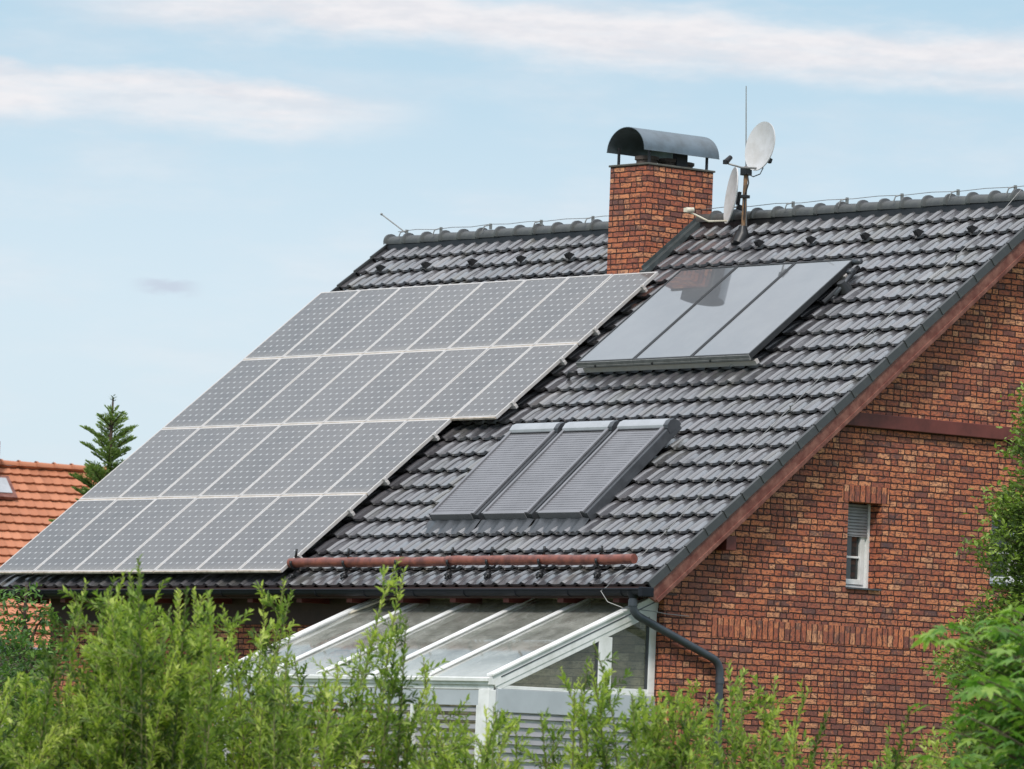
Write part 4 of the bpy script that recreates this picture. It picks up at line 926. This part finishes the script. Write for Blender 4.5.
# spruce behind the array
def spruce():
    base = np.array([-21.5, 8.65, GZ]); tipz = 3.20; t_ = thing('spruce', tuple(base), label='dark green spruce with a bare leader shoot, behind the solar panels', cat='tree')
    tk = MB(); tk.tube([tuple(base), (base[0], base[1], 0), (base[0]+.02, base[1], 2.4), (base[0]+.04, base[1], tipz)], [.14, .09, .03, .012], 8)
    L = Leaves()
    def spray(p_, d_, ln, tn):
        d_ = unit(d_); sd_ = unit(np.cross(d_, [0, 0, 1]))
        n = int(ln/.024)
        for k in range(n):
            q_ = p_+d_*ln*k/n
            for s_ in (-1, 1, 0):
                dd = unit(d_*.8+sd_*s_*.75+np.array([0, 0, rng.uniform(-.1, .5)])); L.quad(q_, dd, unit(np.cross(dd, rng.normal(0, 1, 3))),   .065, .019, min(1, max(0, tn+rng.normal(0, .15)+.25*k/n)))
    z = -1.6
    while z < 2.80:
        R_ = (2.95-z)*.20+.24; nb_ = 7
        for k in range(nb_):
            a = k*6.283/nb_+rng.uniform(-.5, .5)+z*3; rr_ = R_*rng.uniform(.45, 1.4); d_ = np.array([math.cos(a), math.sin(a), .55 if z > 1.2 else .2]); d_ = unit(d_)
            p_ = np.array([base[0], base[1], z+rng.uniform(-.1, .1)]); tk.tube([tuple(p_), tuple(p_+d_*rr_)], [.012, .004], 4, cap=False); spray(p_+d_*.05, d_, rr_, .45)
            for j in range(int(rr_/.11)):
                q_ = p_+d_*(.14+j*.11)
                for s_ in (-1, 1):
                    sd_ = np.array([-d_[1]*s_, d_[0]*s_, 0]); spray(q_, d_*.8+sd_*.8+np.array([0, 0, .2]), min(.34, (rr_-.14-j*.11)*.7+.06), .4)
        z += .155
    for z in (2.85, 2.95): 
        for k in range(5): a = k*1.257+z; spray(np.array([base[0]+.02, base[1], z]), np.array([math.cos(a), math.sin(a), 1.1]), .15, .5)
    for k in range(26):
        zz = 2.95+k*.009; a = k*2.4; L.quad(np.array([base[0]+.03, base[1], zz]), unit(np.array([math.cos(a), math.sin(a), 1.0])), np.array([-math.sin(a), math.cos(a), 0.]), .035, .012, .3)
    for k in range(14): a = k*2.4; L.quad(np.array([base[0]+.04, base[1], 3.14+k*.006]), unit(np.array([math.cos(a), math.sin(a), .3])), np.array([-math.sin(a), math.cos(a), 0.]), .08, .03, .1)
    obj('trunk', tk, m_bark2, t_, smooth_=True, fix=False); obj('crown', L.mb(), m_spruce, t_, fix=False)
spruce()
# dark shrub at the lower left
def ls_r(z):
    if z is None: return 1.0
    return max(0, 1.0*math.sqrt(max(0, 1-((z+2.2)/1.75)**2))*(1+.15*math.sin(z*9)))
for (px_, D, sc_, lab) in ((2, 56, 1.0, 'green bush at the lower left corner below the orange roof'), (40, 60, .8, 'smaller green bush beside the left end of the front brick wall')):
    x_, y_ = at_px(px_, D); zt = ztop_px(612 if px_ < 20 else 604, D)
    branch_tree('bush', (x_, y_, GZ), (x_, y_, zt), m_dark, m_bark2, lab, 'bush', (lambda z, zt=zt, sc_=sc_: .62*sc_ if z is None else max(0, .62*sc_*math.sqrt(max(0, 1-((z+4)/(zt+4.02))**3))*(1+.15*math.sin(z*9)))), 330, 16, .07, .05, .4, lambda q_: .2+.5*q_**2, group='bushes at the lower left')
# maple branches, nearer to us
def maple(base, tips, label):
    t_ = thing('maple', base, label=label, cat='tree'); base = np.array(base); tk = MB(); L = Leaves()
    topp = base+np.array([.25, .2, 3.4]); tk.tube([tuple(base), tuple(base*.5+topp*.5+np.array([.05, 0, 0])), tuple(topp)], [.05, .035, .012], 8)
    for tip in tips:
        tip = np.array(tip); st_ = base+(topp-base)*min(.95, max(.25, (tip[2]-.45-base[2])/(topp[2]-base[2]))); mid = (st_+tip)/2+np.array([0, 0, .12])
        bez = lambda t: (1-t)**2*st_+2*t*(1-t)*mid+t*t*tip
        tk.tube([tuple(bez(t)) for t in np.linspace(0, 1, 8)], [.010*(1-.7*k/7) for k in range(8)], 5, cap=False); tone = rng.normal(.5, .12)
        for k in range(15):
            t = .22+.78*k/14; p_ = bez(t); a = rng.uniform(0, 6.28); out_ = np.array([math.cos(a), math.sin(a), rng.uniform(-.1, .5)]); pe = p_+out_*rng.uniform(.04, .11)
            tk.tube([tuple(p_), tuple(pe)], .002, 3, cap=False)
            ax = unit(out_*np.array([1, 1, 0])+np.array([0, 0, -rng.uniform(.15, .7)])); nrm_ = unit(np.array([rng.normal(0, .3), rng.normal(0, .3), 1])+ax*.3); sd_ = unit(np.cross(ax, nrm_)); sz = rng.uniform(.085, .14)
            tn = min(1, max(0, tone+rng.normal(0, .13)+.25*(t-.6)))
            for ang, ls in ((0, 1.0), (.75, .85), (-.75, .85), (1.5, .55), (-1.5, .55)):
                dd = unit(ax*math.cos(ang)+sd_*math.sin(ang)); L.leaf(pe, dd, nrm_, sz*ls, sz*ls*.34, tn, .12)
    obj('trunk', tk, m_bark, t_, smooth_=True, fix=False); obj('foliage', L.mb(), m_maple, t_, fix=False)
tips = []
for k in range(95):
    D = 37+rng.normal(0, .6); px_ = rng.uniform(945, 1085); ty = max(612, 640+rng.normal(10, 45)) if k % 3 else rng.uniform(640, 800)
    if px_ < 985 and k % 2: px_ += 45
    if px_ < 985: ty = rng.uniform(640, 790)
    x_, y_ = at_px(px_, D); tips.append((x_, y_, ztop_px(ty, D)))
for px_, ty in ((930, 618), (938, 626), (950, 612), (962, 640), (1008, 598), (1020, 592), (1000, 605), (938, 690), (942, 740), (950, 655)):
    x_, y_ = at_px(px_, 37); tips.append((x_, y_, ztop_px(ty, 37)))
bx_, by_ = at_px(1075, 37); maple((bx_, by_, GZ), tips, 'out-of-focus maple with bright lobed leaves at the lower right corner')
